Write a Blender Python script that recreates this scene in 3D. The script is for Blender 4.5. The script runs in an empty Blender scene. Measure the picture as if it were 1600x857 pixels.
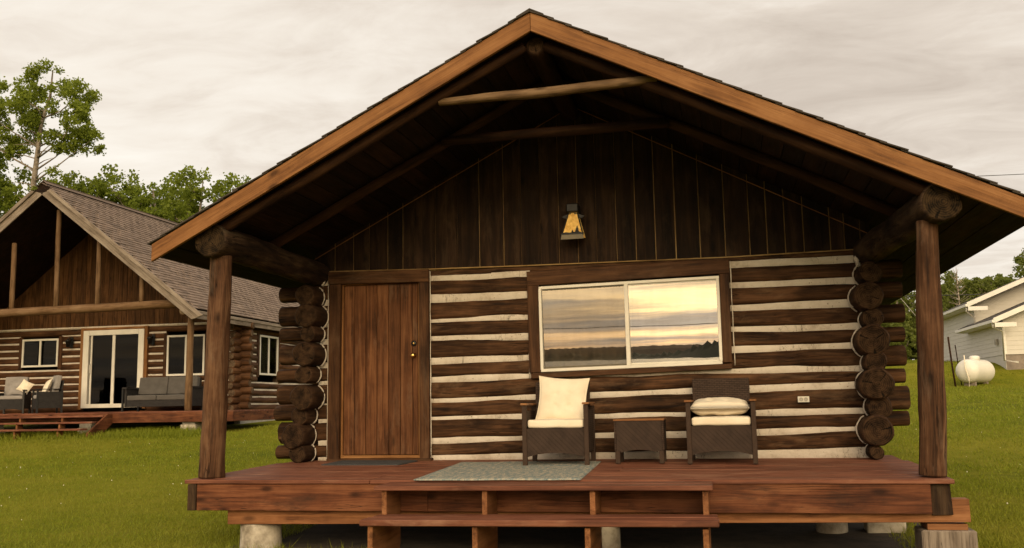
import bpy, bmesh, math, random
import numpy as np
from mathutils import Vector, Matrix, noise as mnoise

scene = bpy.context.scene
COL = scene.collection

# ------------------------------------------------------------------ camera
CAM = Vector((4.429, -10.761, 0.629))
YAW, PITCH, ROLL, FPX = 0.216, 0.135, 0.018, 1492.8
fwd = Vector((-math.sin(YAW) * math.cos(PITCH), math.cos(YAW) * math.cos(PITCH), math.sin(PITCH)))
rgt0 = Vector((math.cos(YAW), math.sin(YAW), 0))
up0 = rgt0.cross(fwd)
rgt = rgt0 * math.cos(ROLL) - up0 * math.sin(ROLL)
upv = rgt.cross(fwd)
cam_data = bpy.data.cameras.new('camera')
cam = bpy.data.objects.new('camera', cam_data)
COL.objects.link(cam)
cam_data.sensor_width = 36
cam_data.lens = FPX / 1600 * 36
cam_data.clip_start, cam_data.clip_end = 0.1, 12000
M = Matrix((rgt, upv, -fwd)).transposed().to_4x4()
M.translation = CAM
cam.matrix_world = M
scene.camera = cam

# ------------------------------------------------------------------ sky, sun, exposure
SUN_ELEV, SUN_AZ = math.radians(23), math.radians(12)        # azimuth measured from -Y towards +X
sun_dir = Vector((math.sin(SUN_AZ) * math.cos(SUN_ELEV), -math.cos(SUN_AZ) * math.cos(SUN_ELEV), math.sin(SUN_ELEV)))
world = bpy.data.worlds.new('World')
scene.world = world
world.use_nodes = True


class NT:
    """small helper to write node trees"""
    def __init__(self, nt):
        self.nt = nt

    def n(self, typ, **kw):
        node = self.nt.nodes.new(typ)
        for k, v in kw.items():
            if k.startswith('i_'):
                node.inputs[k[2:].replace('_', ' ')].default_value = v
            else:
                setattr(node, k, v)
        return node

    def link(self, a, b):
        self.nt.links.new(a, b)

    def val(self, x, sock):
        if hasattr(x, 'is_output'):
            self.link(x, sock)
        else:
            sock.default_value = x

    def math(self, op, a, b=0.0, c=None, clamp=False):
        m = self.nt.nodes.new('ShaderNodeMath')
        m.operation = op
        m.use_clamp = clamp
        self.val(a, m.inputs[0])
        self.val(b, m.inputs[1])
        if c is not None:
            self.val(c, m.inputs[2])
        return m.outputs[0]

    def mix(self, fac, a, b, blend='MIX'):
        m = self.nt.nodes.new('ShaderNodeMix')
        m.data_type = 'RGBA'
        m.blend_type = blend
        self.val(fac, m.inputs[0])
        self.val(a if hasattr(a, 'is_output') else (*a, 1) if len(a) == 3 else a, m.inputs[6])
        self.val(b if hasattr(b, 'is_output') else (*b, 1) if len(b) == 3 else b, m.inputs[7])
        return m.outputs[2]

    def ramp(self, fac, stops, interp='LINEAR'):
        r = self.nt.nodes.new('ShaderNodeValToRGB')
        r.color_ramp.interpolation = interp
        el = r.color_ramp.elements
        while len(el) < len(stops):
            el.new(0.5)
        for e, (p, c) in zip(el, stops):
            e.position = p
            e.color = (*c, 1) if not isinstance(c, (int, float)) else (c, c, c, 1)
        self.val(fac, r.inputs[0])
        return r.outputs[0]

    def noise(self, vec, scale, detail=4, rough=0.55, dist=0.0):
        nn = self.nt.nodes.new('ShaderNodeTexNoise')
        self.link(vec, nn.inputs['Vector'])
        nn.inputs['Scale'].default_value = scale
        nn.inputs['Detail'].default_value = detail
        nn.inputs['Roughness'].default_value = rough
        nn.inputs['Distortion'].default_value = dist
        return nn.outputs[0]

    def mapping(self, vec, scale=(1, 1, 1), loc=(0, 0, 0), rot=(0, 0, 0)):
        m = self.nt.nodes.new('ShaderNodeMapping')
        self.link(vec, m.inputs[0])
        m.inputs['Scale'].default_value = scale
        m.inputs['Location'].default_value = loc
        m.inputs['Rotation'].default_value = rot
        return m.outputs[0]


w = NT(world.node_tree)
for nd in list(world.node_tree.nodes):
    world.node_tree.nodes.remove(nd)
tc = w.n('ShaderNodeTexCoord')
sep = w.n('ShaderNodeSeparateXYZ')
w.link(tc.outputs['Generated'], sep.inputs[0])
zc = w.math('ADD', w.math('MAXIMUM', sep.outputs[2], 0.0), 0.075)
cmb = w.n('ShaderNodeCombineXYZ')
w.link(w.math('DIVIDE', sep.outputs[0], zc), cmb.inputs[0])
w.link(w.math('DIVIDE', sep.outputs[1], zc), cmb.inputs[1])
v1 = w.mapping(cmb.outputs[0], (0.50, 0.72, 1), (3.1, 1.7, 0), (0, 0, 0.35))
v2 = w.mapping(cmb.outputs[0], (2.2, 3.4, 1), (0.4, 5.7, 0), (0, 0, -0.25))
n_big = w.noise(v1, 1.0, 6, 0.55, 0.4)
n_fine = w.noise(v2, 1.15, 8, 0.62, 0.7)
cl = w.math('ADD', w.math('MULTIPLY', n_big, 0.66), w.math('MULTIPLY', n_fine, 0.34))
cloud = w.ramp(cl, [(0.33, (0.51, 0.435, 0.362)), (0.46, (0.655, 0.575, 0.488)), (0.55, (0.77, 0.70, 0.61)), (0.66, (0.85, 0.795, 0.71))])
# sunset glow behind the veil of cloud, around the sun's azimuth
nrm = w.n('ShaderNodeVectorMath', operation='DOT_PRODUCT')
w.link(tc.outputs['Generated'], nrm.inputs[0])
nrm.inputs[1].default_value = sun_dir
glow = w.math('POWER', w.math('MAXIMUM', nrm.outputs['Value'], 0.0), 4.0)
streak = w.ramp(w.noise(w.mapping(cmb.outputs[0], (0.30, 0.85, 1), (1.9, 0.3, 0), (0, 0, 0.1)), 1.0, 7, 0.6, 0.5), [(0.38, 0.12), (0.50, 0.6), (0.60, 1.35)])
hz = w.ramp(sep.outputs[2], [(0.0, (1.0, 0.52, 0.15)), (0.05, (1.0, 0.64, 0.24)), (0.2, (1.0, 0.78, 0.44)), (0.6, (1.0, 0.82, 0.54))])
gcol = w.mix(1.0, hz, streak, 'MULTIPLY')
gs = w.n('ShaderNodeVectorMath', operation='SCALE')
w.link(gcol, gs.inputs[0])
w.link(w.math('MULTIPLY', glow, 3.0), gs.inputs['Scale'])
addv = w.n('ShaderNodeVectorMath', operation='ADD')
w.link(cloud, addv.inputs[0])
w.link(gs.outputs[0], addv.inputs[1])
sky = w.n('ShaderNodeTexSky', sky_type='NISHITA', sun_disc=False)
sky.sun_elevation = SUN_ELEV
sky.sun_rotation = math.pi - SUN_AZ
bg1 = w.n('ShaderNodeBackground')
bg1.inputs['Strength'].default_value = 0.05
w.link(sky.outputs[0], bg1.inputs[0])
bg2 = w.n('ShaderNodeBackground')
bg2.inputs['Strength'].default_value = 1.28
w.link(addv.outputs[0], bg2.inputs[0])
mixs = w.n('ShaderNodeMixShader')            # thick cloud over the clear sky
mixs.inputs[0].default_value = 0.93
w.link(bg1.outputs[0], mixs.inputs[1])
w.link(bg2.outputs[0], mixs.inputs[2])
outw = w.n('ShaderNodeOutputWorld')
w.link(mixs.outputs[0], outw.inputs[0])

sun_data = bpy.data.lights.new('sun', 'SUN')
sun_data.energy = 1.3
sun_data.angle = math.radians(28)
sun_data.color = (1.0, 0.74, 0.42)
sun = bpy.data.objects.new('sun', sun_data)
COL.objects.link(sun)
sun.rotation_euler = sun_dir.to_track_quat('Z', 'Y').to_euler()

vs = scene.view_settings
vs.view_transform = 'Standard'
vs.look = 'None'
vs.exposure = 0.0
vs.gamma = 1.0
vs.use_curve_mapping = False
scene.render.film_transparent = False
scene.cycles.max_bounces = 6
scene.cycles.diffuse_bounces = 3
scene.cycles.glossy_bounces = 3
scene.cycles.transparent_max_bounces = 8
scene.cycles.caustics_reflective = False
scene.cycles.caustics_refractive = False

random.seed(7)
np.random.seed(7)
RNG = random.Random(11)


# ------------------------------------------------------------------ materials
def new_mat(name):
    m = bpy.data.materials.new(name)
    m.use_nodes = True
    nt = m.node_tree
    b = nt.nodes['Principled BSDF']
    return m, NT(nt), b


def obj_coords(t, spread=9.0):
    """object coordinates shifted by a per-object random amount"""
    tc = t.n('ShaderNodeTexCoord')
    oi = t.n('ShaderNodeObjectInfo')
    add = t.n('ShaderNodeVectorMath', operation='ADD')
    sc = t.n('ShaderNodeVectorMath', operation='SCALE')
    sc.inputs[0].default_value = (spread, spread * 0.63, spread * 0.37)
    t.link(oi.outputs['Random'], sc.inputs['Scale'])
    t.link(tc.outputs['Object'], add.inputs[0])
    t.link(sc.outputs[0], add.inputs[1])
    return add.outputs[0], oi.outputs['Random'], tc


def bump(t, b, h, strength=0.4, dist=0.01):
    bp = t.n('ShaderNodeBump')
    bp.inputs['Strength'].default_value = strength
    bp.inputs['Distance'].default_value = dist
    t.link(h, bp.inputs['Height'])
    t.link(bp.outputs[0], b.inputs['Normal'])


def wood(name, dark, mid, light, rough=0.7, gx=0.7, gy=11.0, wear=None, wear_amt=0.6, crack=0.0, vary=0.25, bstr=0.5, knots=0.0, spec=0.13):
    m, t, b = new_mat(name)
    gx = gx * 2.1
    co, rnd, _ = obj_coords(t)
    vg = t.mapping(co, (gx, gy, gy))
    n1 = t.noise(vg, 1.0, 7, 0.62, 0.8)
    vf = t.mapping(co, (gx * 2.2, gy * 7, gy * 7))
    n2 = t.noise(vf, 1.0, 4, 0.6)
    blotch = t.noise(co, 2.3, 4, 0.6)
    fac = t.math('ADD', t.math('MULTIPLY', n1, 0.52), t.math('ADD', t.math('MULTIPLY', n2, 0.22), t.math('MULTIPLY', blotch, 0.26)))
    col = t.ramp(fac, [(0.39, dark), (0.50, mid), (0.61, light)])
    if knots > 0:
        vk = t.n('ShaderNodeTexVoronoi', feature='F1')
        t.link(t.mapping(co, (2.2, 5.5, 5.5)), vk.inputs['Vector'])
        vk.inputs['Scale'].default_value = 1.0
        vk.inputs['Randomness'].default_value = 1.0
        k = t.ramp(vk.outputs['Distance'], [(0.07, knots), (0.19, 0.0)])
        col = t.mix(k, col, tuple(c * 0.45 for c in dark))
    if wear is not None:
        wn = t.noise(t.mapping(co, (1.6, 5.5, 5.5)), 1.0, 6, 0.7, 0.4)
        wf = t.ramp(wn, [(0.53, 0.0), (0.68, wear_amt)])
        col = t.mix(wf, col, wear)
    h = t.math('ADD', t.math('MULTIPLY', n1, 0.6), t.math('MULTIPLY', n2, 0.4))
    if crack > 0:
        cn = t.noise(t.mapping(co, (gx * 0.55, gy * 1.9, gy * 1.9)), 1.0, 3, 0.5, 0.6)
        cf = t.ramp(t.math('ABSOLUTE', t.math('SUBTRACT', cn, 0.5)), [(0.0, 1.0), (0.012, 0.0)])
        gate = t.ramp(t.noise(co, 1.7, 2), [(0.47, 0.0), (0.56, crack)])
        cf = t.math('MULTIPLY', cf, gate)
        col = t.mix(cf, col, tuple(c * 0.25 for c in dark))
        h = t.math('SUBTRACT', h, t.math('MULTIPLY', cf, 0.8))
    hsv = t.n('ShaderNodeHueSaturation')
    t.link(t.math('ADD', t.math('MULTIPLY', rnd, vary * 2), 1 - vary), hsv.inputs['Value'])
    t.link(col, hsv.inputs['Color'])
    t.link(hsv.outputs[0], b.inputs['Base Color'])
    t.link(t.ramp(n2, [(0.3, rough - 0.1), (0.7, min(1, rough + 0.12))]), b.inputs['Roughness'])
    b.inputs['Specular IOR Level'].default_value = spec
    bump(t, b, h, bstr, 0.006)
    return m


def endgrain(name, dark, light):
    m, t, b = new_mat(name)
    co, rnd, tcn = obj_coords(t)
    s = t.n('ShaderNodeSeparateXYZ')
    t.link(tcn.outputs['Object'], s.inputs[0])
    r = t.math('SQRT', t.math('ADD', t.math('POWER', s.outputs[1], 2.0), t.math('POWER', s.outputs[2], 2.0)))
    nn = t.noise(co, 7.0, 4)
    ring = t.math('SINE', t.math('ADD', t.math('MULTIPLY', r, 330.0), t.math('MULTIPLY', nn, 14.0)))
    ang = t.math('ARCTAN2', s.outputs[1], s.outputs[2])
    rc = t.math('SINE', t.math('ADD', t.math('MULTIPLY', ang, 3.0), t.math('MULTIPLY', rnd, 30.0)))
    rc = t.math('ADD', rc, t.math('MULTIPLY', t.math('SUBTRACT', t.noise(co, 18.0, 3), 0.5), 0.25))
    cr = t.ramp(rc, [(0.988, 0.0), (0.999, 0.9)])
    n3 = t.noise(co, 13.0, 5, 0.65)
    f = t.math('ADD', t.math('MULTIPLY', ring, 0.07), n3)
    col = t.ramp(f, [(0.34, dark), (0.72, light)])
    col = t.mix(cr, col, (0.004, 0.003, 0.002))
    t.link(col, b.inputs['Base Color'])
    b.inputs['Roughness'].default_value = 0.9
    b.inputs['Specular IOR Level'].default_value = 0.1
    bump(t, b, t.math('SUBTRACT', f, t.math('MULTIPLY', cr, 1.0)), 0.5, 0.008)
    return m


def plain(name, col, rough=0.5, metal=0.0, var=0.12, nscale=6.0, bstr=0.0, col2=None, spec=0.5):
    m, t, b = new_mat(name)
    co, rnd, _ = obj_coords(t)
    nn = t.noise(co, nscale, 5, 0.62)
    c2 = col2 if col2 else tuple(c * (1 - 2.2 * var) for c in col)
    c = t.ramp(nn, [(0.32, c2), (0.62, col)])
    t.link(c, b.inputs['Base Color'])
    b.inputs['Roughness'].default_value = rough
    b.inputs['Metallic'].default_value = metal
    b.inputs['Specular IOR Level'].default_value = spec
    if bstr:
        bump(t, b, t.noise(co, nscale * 4, 5, 0.65), bstr, 0.008)
    return m


MT = {}
MT['log'] = wood('dark stained log', (0.010, 0.0045, 0.002), (0.044, 0.0200, 0.0085), (0.105, 0.050, 0.023), 0.72, 0.6, 12, wear=(0.16, 0.095, 0.052), wear_amt=0.45, crack=0.9, vary=0.18, bstr=0.8, knots=0.5)
MT['log_round'] = wood('dark log stub', (0.010, 0.005, 0.003), (0.036, 0.018, 0.0095), (0.078, 0.042, 0.022), 0.75, 0.8, 9, crack=0.9, vary=0.2, bstr=0.8)
MT['log_end'] = endgrain('dark log end grain', (0.009, 0.005, 0.003), (0.068, 0.037, 0.019))
MT['beam_end'] = endgrain('weathered beam end grain', (0.006, 0.004, 0.0025), (0.055, 0.033, 0.016))
MT['plate'] = wood('dark plate log', (0.007, 0.004, 0.0025), (0.028, 0.0155, 0.009), (0.075, 0.045, 0.025), 0.8, 0.7, 9, wear=(0.16, 0.12, 0.07), wear_amt=0.25, crack=0.9, vary=0.08, bstr=0.9)
MT['post'] = wood('brown porch post', (0.022, 0.010, 0.005), (0.078, 0.036, 0.018), (0.16, 0.085, 0.046), 0.78, 0.5, 11, wear=(0.24, 0.18, 0.13), wear_amt=0.22, crack=1.0, vary=0.05, bstr=0.8, knots=0.8)
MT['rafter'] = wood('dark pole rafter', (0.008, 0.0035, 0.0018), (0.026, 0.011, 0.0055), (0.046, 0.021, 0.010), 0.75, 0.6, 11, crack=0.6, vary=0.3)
MT['tie'] = wood('raw pole tie', (0.045, 0.026, 0.013), (0.125, 0.074, 0.038), (0.20, 0.128, 0.070), 0.7, 0.5, 9, crack=0.8, vary=0.05, knots=0.8)
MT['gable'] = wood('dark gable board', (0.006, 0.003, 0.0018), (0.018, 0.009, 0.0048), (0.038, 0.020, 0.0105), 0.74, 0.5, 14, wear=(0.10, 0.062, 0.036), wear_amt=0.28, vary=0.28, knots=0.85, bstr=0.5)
MT['raw'] = wood('raw yellow wood', (0.13, 0.075, 0.03), (0.29, 0.185, 0.075), (0.40, 0.28, 0.13), 0.7, 1.2, 20, vary=0.15)
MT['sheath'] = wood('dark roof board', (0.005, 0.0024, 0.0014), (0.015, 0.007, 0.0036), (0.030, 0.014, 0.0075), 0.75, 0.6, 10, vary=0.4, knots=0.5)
MT['fascia'] = wood('orange stained fascia', (0.115, 0.047, 0.016), (0.215, 0.094, 0.033), (0.29, 0.140, 0.055), 0.6, 0.45, 16, crack=0.5, vary=0.05, knots=0.85, bstr=0.4)
MT['door'] = wood('brown door plank', (0.030, 0.011, 0.004), (0.102, 0.039, 0.015), (0.175, 0.076, 0.032), 0.6, 0.5, 17, wear=(0.19, 0.11, 0.065), wear_amt=0.45, vary=0.16, knots=0.6, bstr=0.4)
MT['casing'] = wood('brown casing board', (0.022, 0.0095, 0.0042), (0.060, 0.026, 0.011), (0.100, 0.047, 0.021), 0.62, 0.6, 15, wear=(0.16, 0.10, 0.06), wear_amt=0.3, vary=0.12, crack=0.4)
MT['stop'] = wood('orange door stop', (0.11, 0.045, 0.014), (0.22, 0.10, 0.035), (0.30, 0.15, 0.058), 0.55, 0.6, 20, vary=0.05)
MT['deck'] = wood('red deck stain', (0.066, 0.021, 0.011), (0.142, 0.049, 0.026), (0.215, 0.085, 0.048), 0.6, 0.5, 14, wear=(0.27, 0.145, 0.092), wear_amt=0.6, vary=0.12, bstr=0.35, spec=0.25)
MT['rim'] = wood('flaking red rim', (0.040, 0.013, 0.007), (0.125, 0.043, 0.019), (0.20, 0.080, 0.037), 0.6, 0.5, 13, wear=(0.034, 0.017, 0.011), wear_amt=0.7, vary=0.08, crack=0.8, knots=0.8, bstr=0.6)
MT['stain2'] = wood('amber red stringer', (0.085, 0.032, 0.013), (0.20, 0.083, 0.034), (0.28, 0.13, 0.058), 0.6, 0.6, 13, vary=0.12, knots=0.6)
MT['grey'] = wood('weathered grey board', (0.115, 0.088, 0.068), (0.215, 0.172, 0.138), (0.30, 0.25, 0.205), 0.8, 0.6, 15, crack=0.7, vary=0.12)
MT['brownlog'] = wood('brown house log', (0.025, 0.011, 0.005), (0.074, 0.033, 0.014), (0.125, 0.060, 0.028), 0.7, 0.6, 11, vary=0.2, knots=0.5, crack=0.6)
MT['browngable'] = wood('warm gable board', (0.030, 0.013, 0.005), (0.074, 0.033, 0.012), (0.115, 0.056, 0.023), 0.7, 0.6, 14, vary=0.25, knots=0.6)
MT['polewood'] = wood('house pole', (0.07, 0.038, 0.018), (0.145, 0.083, 0.042), (0.20, 0.125, 0.07), 0.7, 0.6, 11, vary=0.1, crack=0.5)
MT['pale_end'] = endgrain('pale log end', (0.13, 0.085, 0.05), (0.34, 0.25, 0.16))
MT['house_end'] = endgrain('grey brown log end', (0.05, 0.03, 0.018), (0.16, 0.11, 0.07))


def chink_mat():
    m, t, b = new_mat('white chinking')
    co, rnd, _ = obj_coords(t)
    n1 = t.noise(co, 4.0, 5, 0.62)
    n2 = t.noise(co, 24.0, 4, 0.7)
    col = t.ramp(t.math('ADD', t.math('MULTIPLY', n1, 0.7), t.math('MULTIPLY', n2, 0.3)), [(0.34, (0.40, 0.335, 0.27)), (0.46, (0.55, 0.485, 0.41)), (0.60, (0.62, 0.555, 0.48))])
    speck = t.ramp(t.noise(co, 38.0, 2, 0.5), [(0.68, 0.0), (0.74, 0.75)])
    col = t.mix(speck, col, (0.16, 0.11, 0.07))
    cn = t.noise(t.mapping(co, (9.0, 3.0, 2.2)), 1.0, 4, 0.6, 1.2)
    crk = t.ramp(t.math('ABSOLUTE', t.math('SUBTRACT', cn, 0.5)), [(0.0, 1.0), (0.008, 0.0)])
    crk = t.math('MULTIPLY', crk, t.ramp(t.noise(co, 1.1, 2), [(0.52, 0.0), (0.58, 0.9)]))
    col = t.mix(crk, col, (0.05, 0.035, 0.022))
    t.link(col, b.inputs['Base Color'])
    b.inputs['Roughness'].default_value = 0.92
    b.inputs['Specular IOR Level'].default_value = 0.15
    bump(t, b, t.math('SUBTRACT', t.math('ADD', n1, n2), crk), 0.6, 0.012)
    return m


MT['chink'] = chink_mat()
MT['concrete'] = plain('concrete', (0.40, 0.37, 0.32), 0.9, col2=(0.26, 0.235, 0.20), nscale=7, bstr=0.5)
MT['black'] = plain('black metal', (0.012, 0.011, 0.010), 0.5, 0.3)
MT['iron'] = plain('bronze metal', (0.13, 0.11, 0.075), 0.5, 0.5)
MT['brass'] = plain('brass', (0.75, 0.48, 0.16), 0.25, 1.0, var=0.1)
MT['vinyl'] = plain('white vinyl', (0.74, 0.70, 0.62), 0.4, var=0.06, nscale=3)
MT['plastic'] = plain('ivory plastic', (0.66, 0.62, 0.54), 0.4, var=0.05)
MT['socket'] = plain('socket plastic', (0.40, 0.37, 0.31), 0.5, var=0.05)
MT['teak'] = wood('teak slat', (0.12, 0.050, 0.018), (0.235, 0.105, 0.042), (0.32, 0.16, 0.07), 0.5, 0.8, 20, vary=0.1)
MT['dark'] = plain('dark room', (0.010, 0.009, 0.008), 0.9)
MT['tank'] = plain('white tank paint', (0.74, 0.71, 0.64), 0.4, var=0.05, nscale=2)
MT['siding'] = plain('grey vinyl siding', (0.60, 0.565, 0.51), 0.6, var=0.04, nscale=2)
MT['trimwhite'] = plain('white house trim', (0.74, 0.71, 0.66), 0.5, var=0.04, nscale=2)
MT['soil_wall'] = plain('house foundation', (0.27, 0.22, 0.18), 0.9, bstr=0.3)
MT['soil'] = plain('bare soil', (0.060, 0.042, 0.026), 1.0, col2=(0.025, 0.018, 0.011), nscale=5, bstr=0.8)
MT['rubber'] = plain('dark door mat', (0.050, 0.050, 0.052), 0.95, col2=(0.025, 0.025, 0.027), nscale=60, bstr=0.8)
MT['wire'] = plain('cable', (0.02, 0.02, 0.02), 0.6)
MT['orange'] = plain('orange plastic', (0.75, 0.30, 0.03), 0.6)
MT['paleblock'] = plain('pale painted block', (0.52, 0.46, 0.37), 0.9, col2=(0.20, 0.165, 0.12), nscale=7, bstr=0.4)


def cloth(name, c1, c2, scale=90):
    m, t, b = new_mat(name)
    co, rnd, _ = obj_coords(t)
    nn = t.noise(co, 5.0, 5, 0.6)
    wv = t.noise(co, scale * 3, 3, 0.6)
    t.link(t.ramp(t.math('ADD', t.math('MULTIPLY', nn, 0.8), t.math('MULTIPLY', wv, 0.2)), [(0.3, c2), (0.62, c1)]), b.inputs['Base Color'])
    b.inputs['Roughness'].default_value = 0.95
    b.inputs['Specular IOR Level'].default_value = 0.15
    b.inputs['Sheen Weight'].default_value = 0.15
    bump(t, b, t.math('ADD', t.math('MULTIPLY', wv, 0.35), t.noise(co, 11, 4, 0.6, 0.6)), 0.35, 0.01)
    return m


MT['cream'] = cloth('cream cushion', (0.80, 0.715, 0.575), (0.70, 0.60, 0.46))
MT['greycush'] = cloth('grey cushion', (0.30, 0.275, 0.26), (0.22, 0.20, 0.185))
MT['greysofa'] = cloth('dark grey sofa cushion', (0.105, 0.095, 0.088), (0.075, 0.068, 0.062))
MT['sheer'] = cloth('sheer curtain', (0.76, 0.68, 0.55), (0.62, 0.54, 0.42))


def wicker(name, c1, c2):
    m, t, b = new_mat(name)
    tcn = t.n('ShaderNodeTexCoord')
    br = t.n('ShaderNodeTexBrick')
    s = t.n('ShaderNodeSeparateXYZ')
    t.link(tcn.outputs['Object'], s.inputs[0])
    cb = t.n('ShaderNodeCombineXYZ')
    t.link(t.math('ADD', s.outputs[0], s.outputs[1]), cb.inputs[0])
    t.link(s.outputs[2], cb.inputs[1])
    t.link(cb.outputs[0], br.inputs['Vector'])
    br.inputs['Scale'].default_value = 1.0
    br.inputs['Brick Width'].default_value = 0.052
    br.inputs['Row Height'].default_value = 0.020
    br.inputs['Mortar Size'].default_value = 0.0034
    br.inputs['Mortar Smooth'].default_value = 0.9
    br.inputs['Color1'].default_value = (*c1, 1)
    br.inputs['Color2'].default_value = (*c2, 1)
    br.inputs['Mortar'].default_value = (c2[0] * 0.25, c2[1] * 0.25, c2[2] * 0.25, 1)
    nn = t.noise(tcn.outputs['Object'], 9, 4)
    t.link(t.mix(t.ramp(nn, [(0.4, 0.0), (0.8, 0.35)]), br.outputs['Color'], tuple(c * 1.4 for c in c1)), b.inputs['Base Color'])
    b.inputs['Roughness'].default_value = 0.7
    b.inputs['Specular IOR Level'].default_value = 0.2
    inv = t.math('SUBTRACT', 1.0, br.outputs['Fac'])
    bump(t, b, inv, 0.8, 0.006)
    return m


MT['wicker'] = wicker('brown wicker', (0.060, 0.037, 0.026), (0.040, 0.024, 0.017))
MT['wicker_leg'] = plain('brown resin legs', (0.052, 0.032, 0.022), 0.7, nscale=30, spec=0.15)
MT['wicker_dark'] = wicker('charcoal wicker', (0.040, 0.036, 0.034), (0.028, 0.025, 0.024))


def shingle_mat(name, c1, c2):
    m, t, b = new_mat(name)
    co, rnd, _ = obj_coords(t, 23)
    gr = t.noise(co, 55, 3, 0.7)
    lo = t.noise(co, 0.9, 4, 0.6)
    tabs = t.noise(t.mapping(co, (1.1, 3.1, 3.1)), 1.6, 2, 0.5)
    f = t.math('ADD', t.math('MULTIPLY', gr, 0.35), t.math('ADD', t.math('MULTIPLY', lo, 0.25), t.math('MULTIPLY', tabs, 0.4)))
    hsv = t.n('ShaderNodeHueSaturation')
    t.link(t.math('ADD', t.math('MULTIPLY', rnd, 0.4), 0.8), hsv.inputs['Value'])
    t.link(t.ramp(f, [(0.36, c2), (0.62, c1)]), hsv.inputs['Color'])
    t.link(hsv.outputs[0], b.inputs['Base Color'])
    b.inputs['Roughness'].default_value = 0.95
    bump(t, b, gr, 0.5, 0.01)
    return m


MT['shingle'] = shingle_mat('brown house shingle', (0.225, 0.165, 0.128), (0.105, 0.074, 0.057))
MT['shingle_dark'] = shingle_mat('dark cabin shingle', (0.060, 0.048, 0.040), (0.028, 0.022, 0.018))


def glass_mat(name, refl, tint, rough=0.0, fres=0.5):
    m, t, b = new_mat(name)
    nt = t.nt
    nt.nodes.remove(b)
    g = t.n('ShaderNodeBsdfGlossy')
    g.inputs['Roughness'].default_value = rough
    g.inputs['Color'].default_value = (1, 0.97, 0.92, 1)
    tr = t.n('ShaderNodeBsdfTransparent')
    tr.inputs['Color'].default_value = (*tint, 1)
    mx = t.n('ShaderNodeMixShader')
    fr = t.n('ShaderNodeFresnel')
    fr.inputs['IOR'].default_value = 1.5
    co = t.n('ShaderNodeTexCoord')
    wob = t.noise(t.mapping(co.outputs['Object'], (1.0, 1.0, 1.0)), 2.0, 2, 0.5)
    bp = t.n('ShaderNodeBump')
    bp.inputs['Strength'].default_value = 0.004
    bp.inputs['Distance'].default_value = 0.05
    t.link(wob, bp.inputs['Height'])
    t.link(bp.outputs[0], g.inputs['Normal'])
    smear = t.ramp(t.noise(t.mapping(co.outputs['Object'], (7.0, 5.0, 0.8)), 1.0, 5, 0.65), [(0.3, refl * 0.86), (0.65, refl)])
    t.link(t.math('ADD', smear, t.math('MULTIPLY', fr.outputs[0], fres)), mx.inputs[0])
    t.link(tr.outputs[0], mx.inputs[1])
    t.link(g.outputs[0], mx.inputs[2])
    t.link(mx.outputs[0], nt.nodes['Material Output'].inputs[0])
    return m


MT['glass'] = glass_mat('coated window glass', 0.34, (0.55, 0.53, 0.50))
MT['glass_screen'] = glass_mat('window glass behind insect screen', 0.16, (0.55, 0.52, 0.47), 0.006)
MT['glass_dark'] = glass_mat('dark house glass', 0.002, (0.40, 0.40, 0.40), 0.0, 0.2)


def amber_mat():
    m, t, b = new_mat('amber mica')
    co, rnd, _ = obj_coords(t)
    s = t.n('ShaderNodeSeparateXYZ')
    nn = t.noise(co, 22, 4, 0.6)
    c = t.ramp(nn, [(0.3, (0.50, 0.24, 0.035)), (0.65, (0.78, 0.48, 0.12))])
    t.link(c, b.inputs['Base Color'])
    b.inputs['Roughness'].default_value = 0.35
    t.link(c, b.inputs['Emission Color'])
    b.inputs['Emission Strength'].default_value = 0.30
    return m


MT['amber'] = amber_mat()


def rug_mat():
    m, t, b = new_mat('woven rug')
    tcn = t.n('ShaderNodeTexCoord')
    co = tcn.outputs['Object']
    s = t.n('ShaderNodeSeparateXYZ')
    t.link(co, s.inputs[0])
    dash = t.noise(t.mapping(co, (26, 7, 1)), 1.0, 3, 0.65)
    zig = t.math('SINE', t.math('ADD', t.math('MULTIPLY', s.outputs[0], 70.0), t.math('MULTIPLY', t.math('PINGPONG', s.outputs[1], 0.06), 60.0)))
    yarn = t.noise(t.mapping(co, (95, 42, 1)), 1.0, 3, 0.7)
    f = t.math('ADD', t.math('MULTIPLY', t.math('SUBTRACT', dash, 0.5), 0.9), t.math('ADD', t.math('MULTIPLY', zig, 0.025), yarn))
    col = t.ramp(f, [(0.22, (0.11, 0.15, 0.16)), (0.48, (0.235, 0.265, 0.25)), (0.60, (0.40, 0.345, 0.26)), (0.75, (0.50, 0.44, 0.35))])
    t.link(col, b.inputs['Base Color'])
    b.inputs['Roughness'].default_value = 1.0
    b.inputs['Specular IOR Level'].default_value = 0.1
    bump(t, b, yarn, 0.9, 0.012)
    return m


MT['rug'] = rug_mat()


def ground_mat():
    m, t, b = new_mat('lawn')
    tcn = t.n('ShaderNodeTexCoord')
    co = tcn.outputs['Object']
    big = t.noise(co, 0.22, 5, 0.65)
    mid = t.noise(co, 1.3, 5, 0.65)
    fine = t.noise(co, 28, 4, 0.7)
    f = t.math('ADD', t.math('MULTIPLY', big, 0.46), t.math('ADD', t.math('MULTIPLY', mid, 0.32), t.math('MULTIPLY', fine, 0.22)))
    col = t.ramp(f, [(0.38, (0.085, 0.105, 0.009)), (0.49, (0.150, 0.155, 0.011)), (0.60, (0.205, 0.192, 0.020))])
    t.link(col, b.inputs['Base Color'])
    b.inputs['Roughness'].default_value = 1.0
    b.inputs['Specular IOR Level'].default_value = 0.05
    bump(t, b, t.math('ADD', fine, mid), 0.9, 0.04)
    return m


MT['ground'] = ground_mat()


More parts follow.
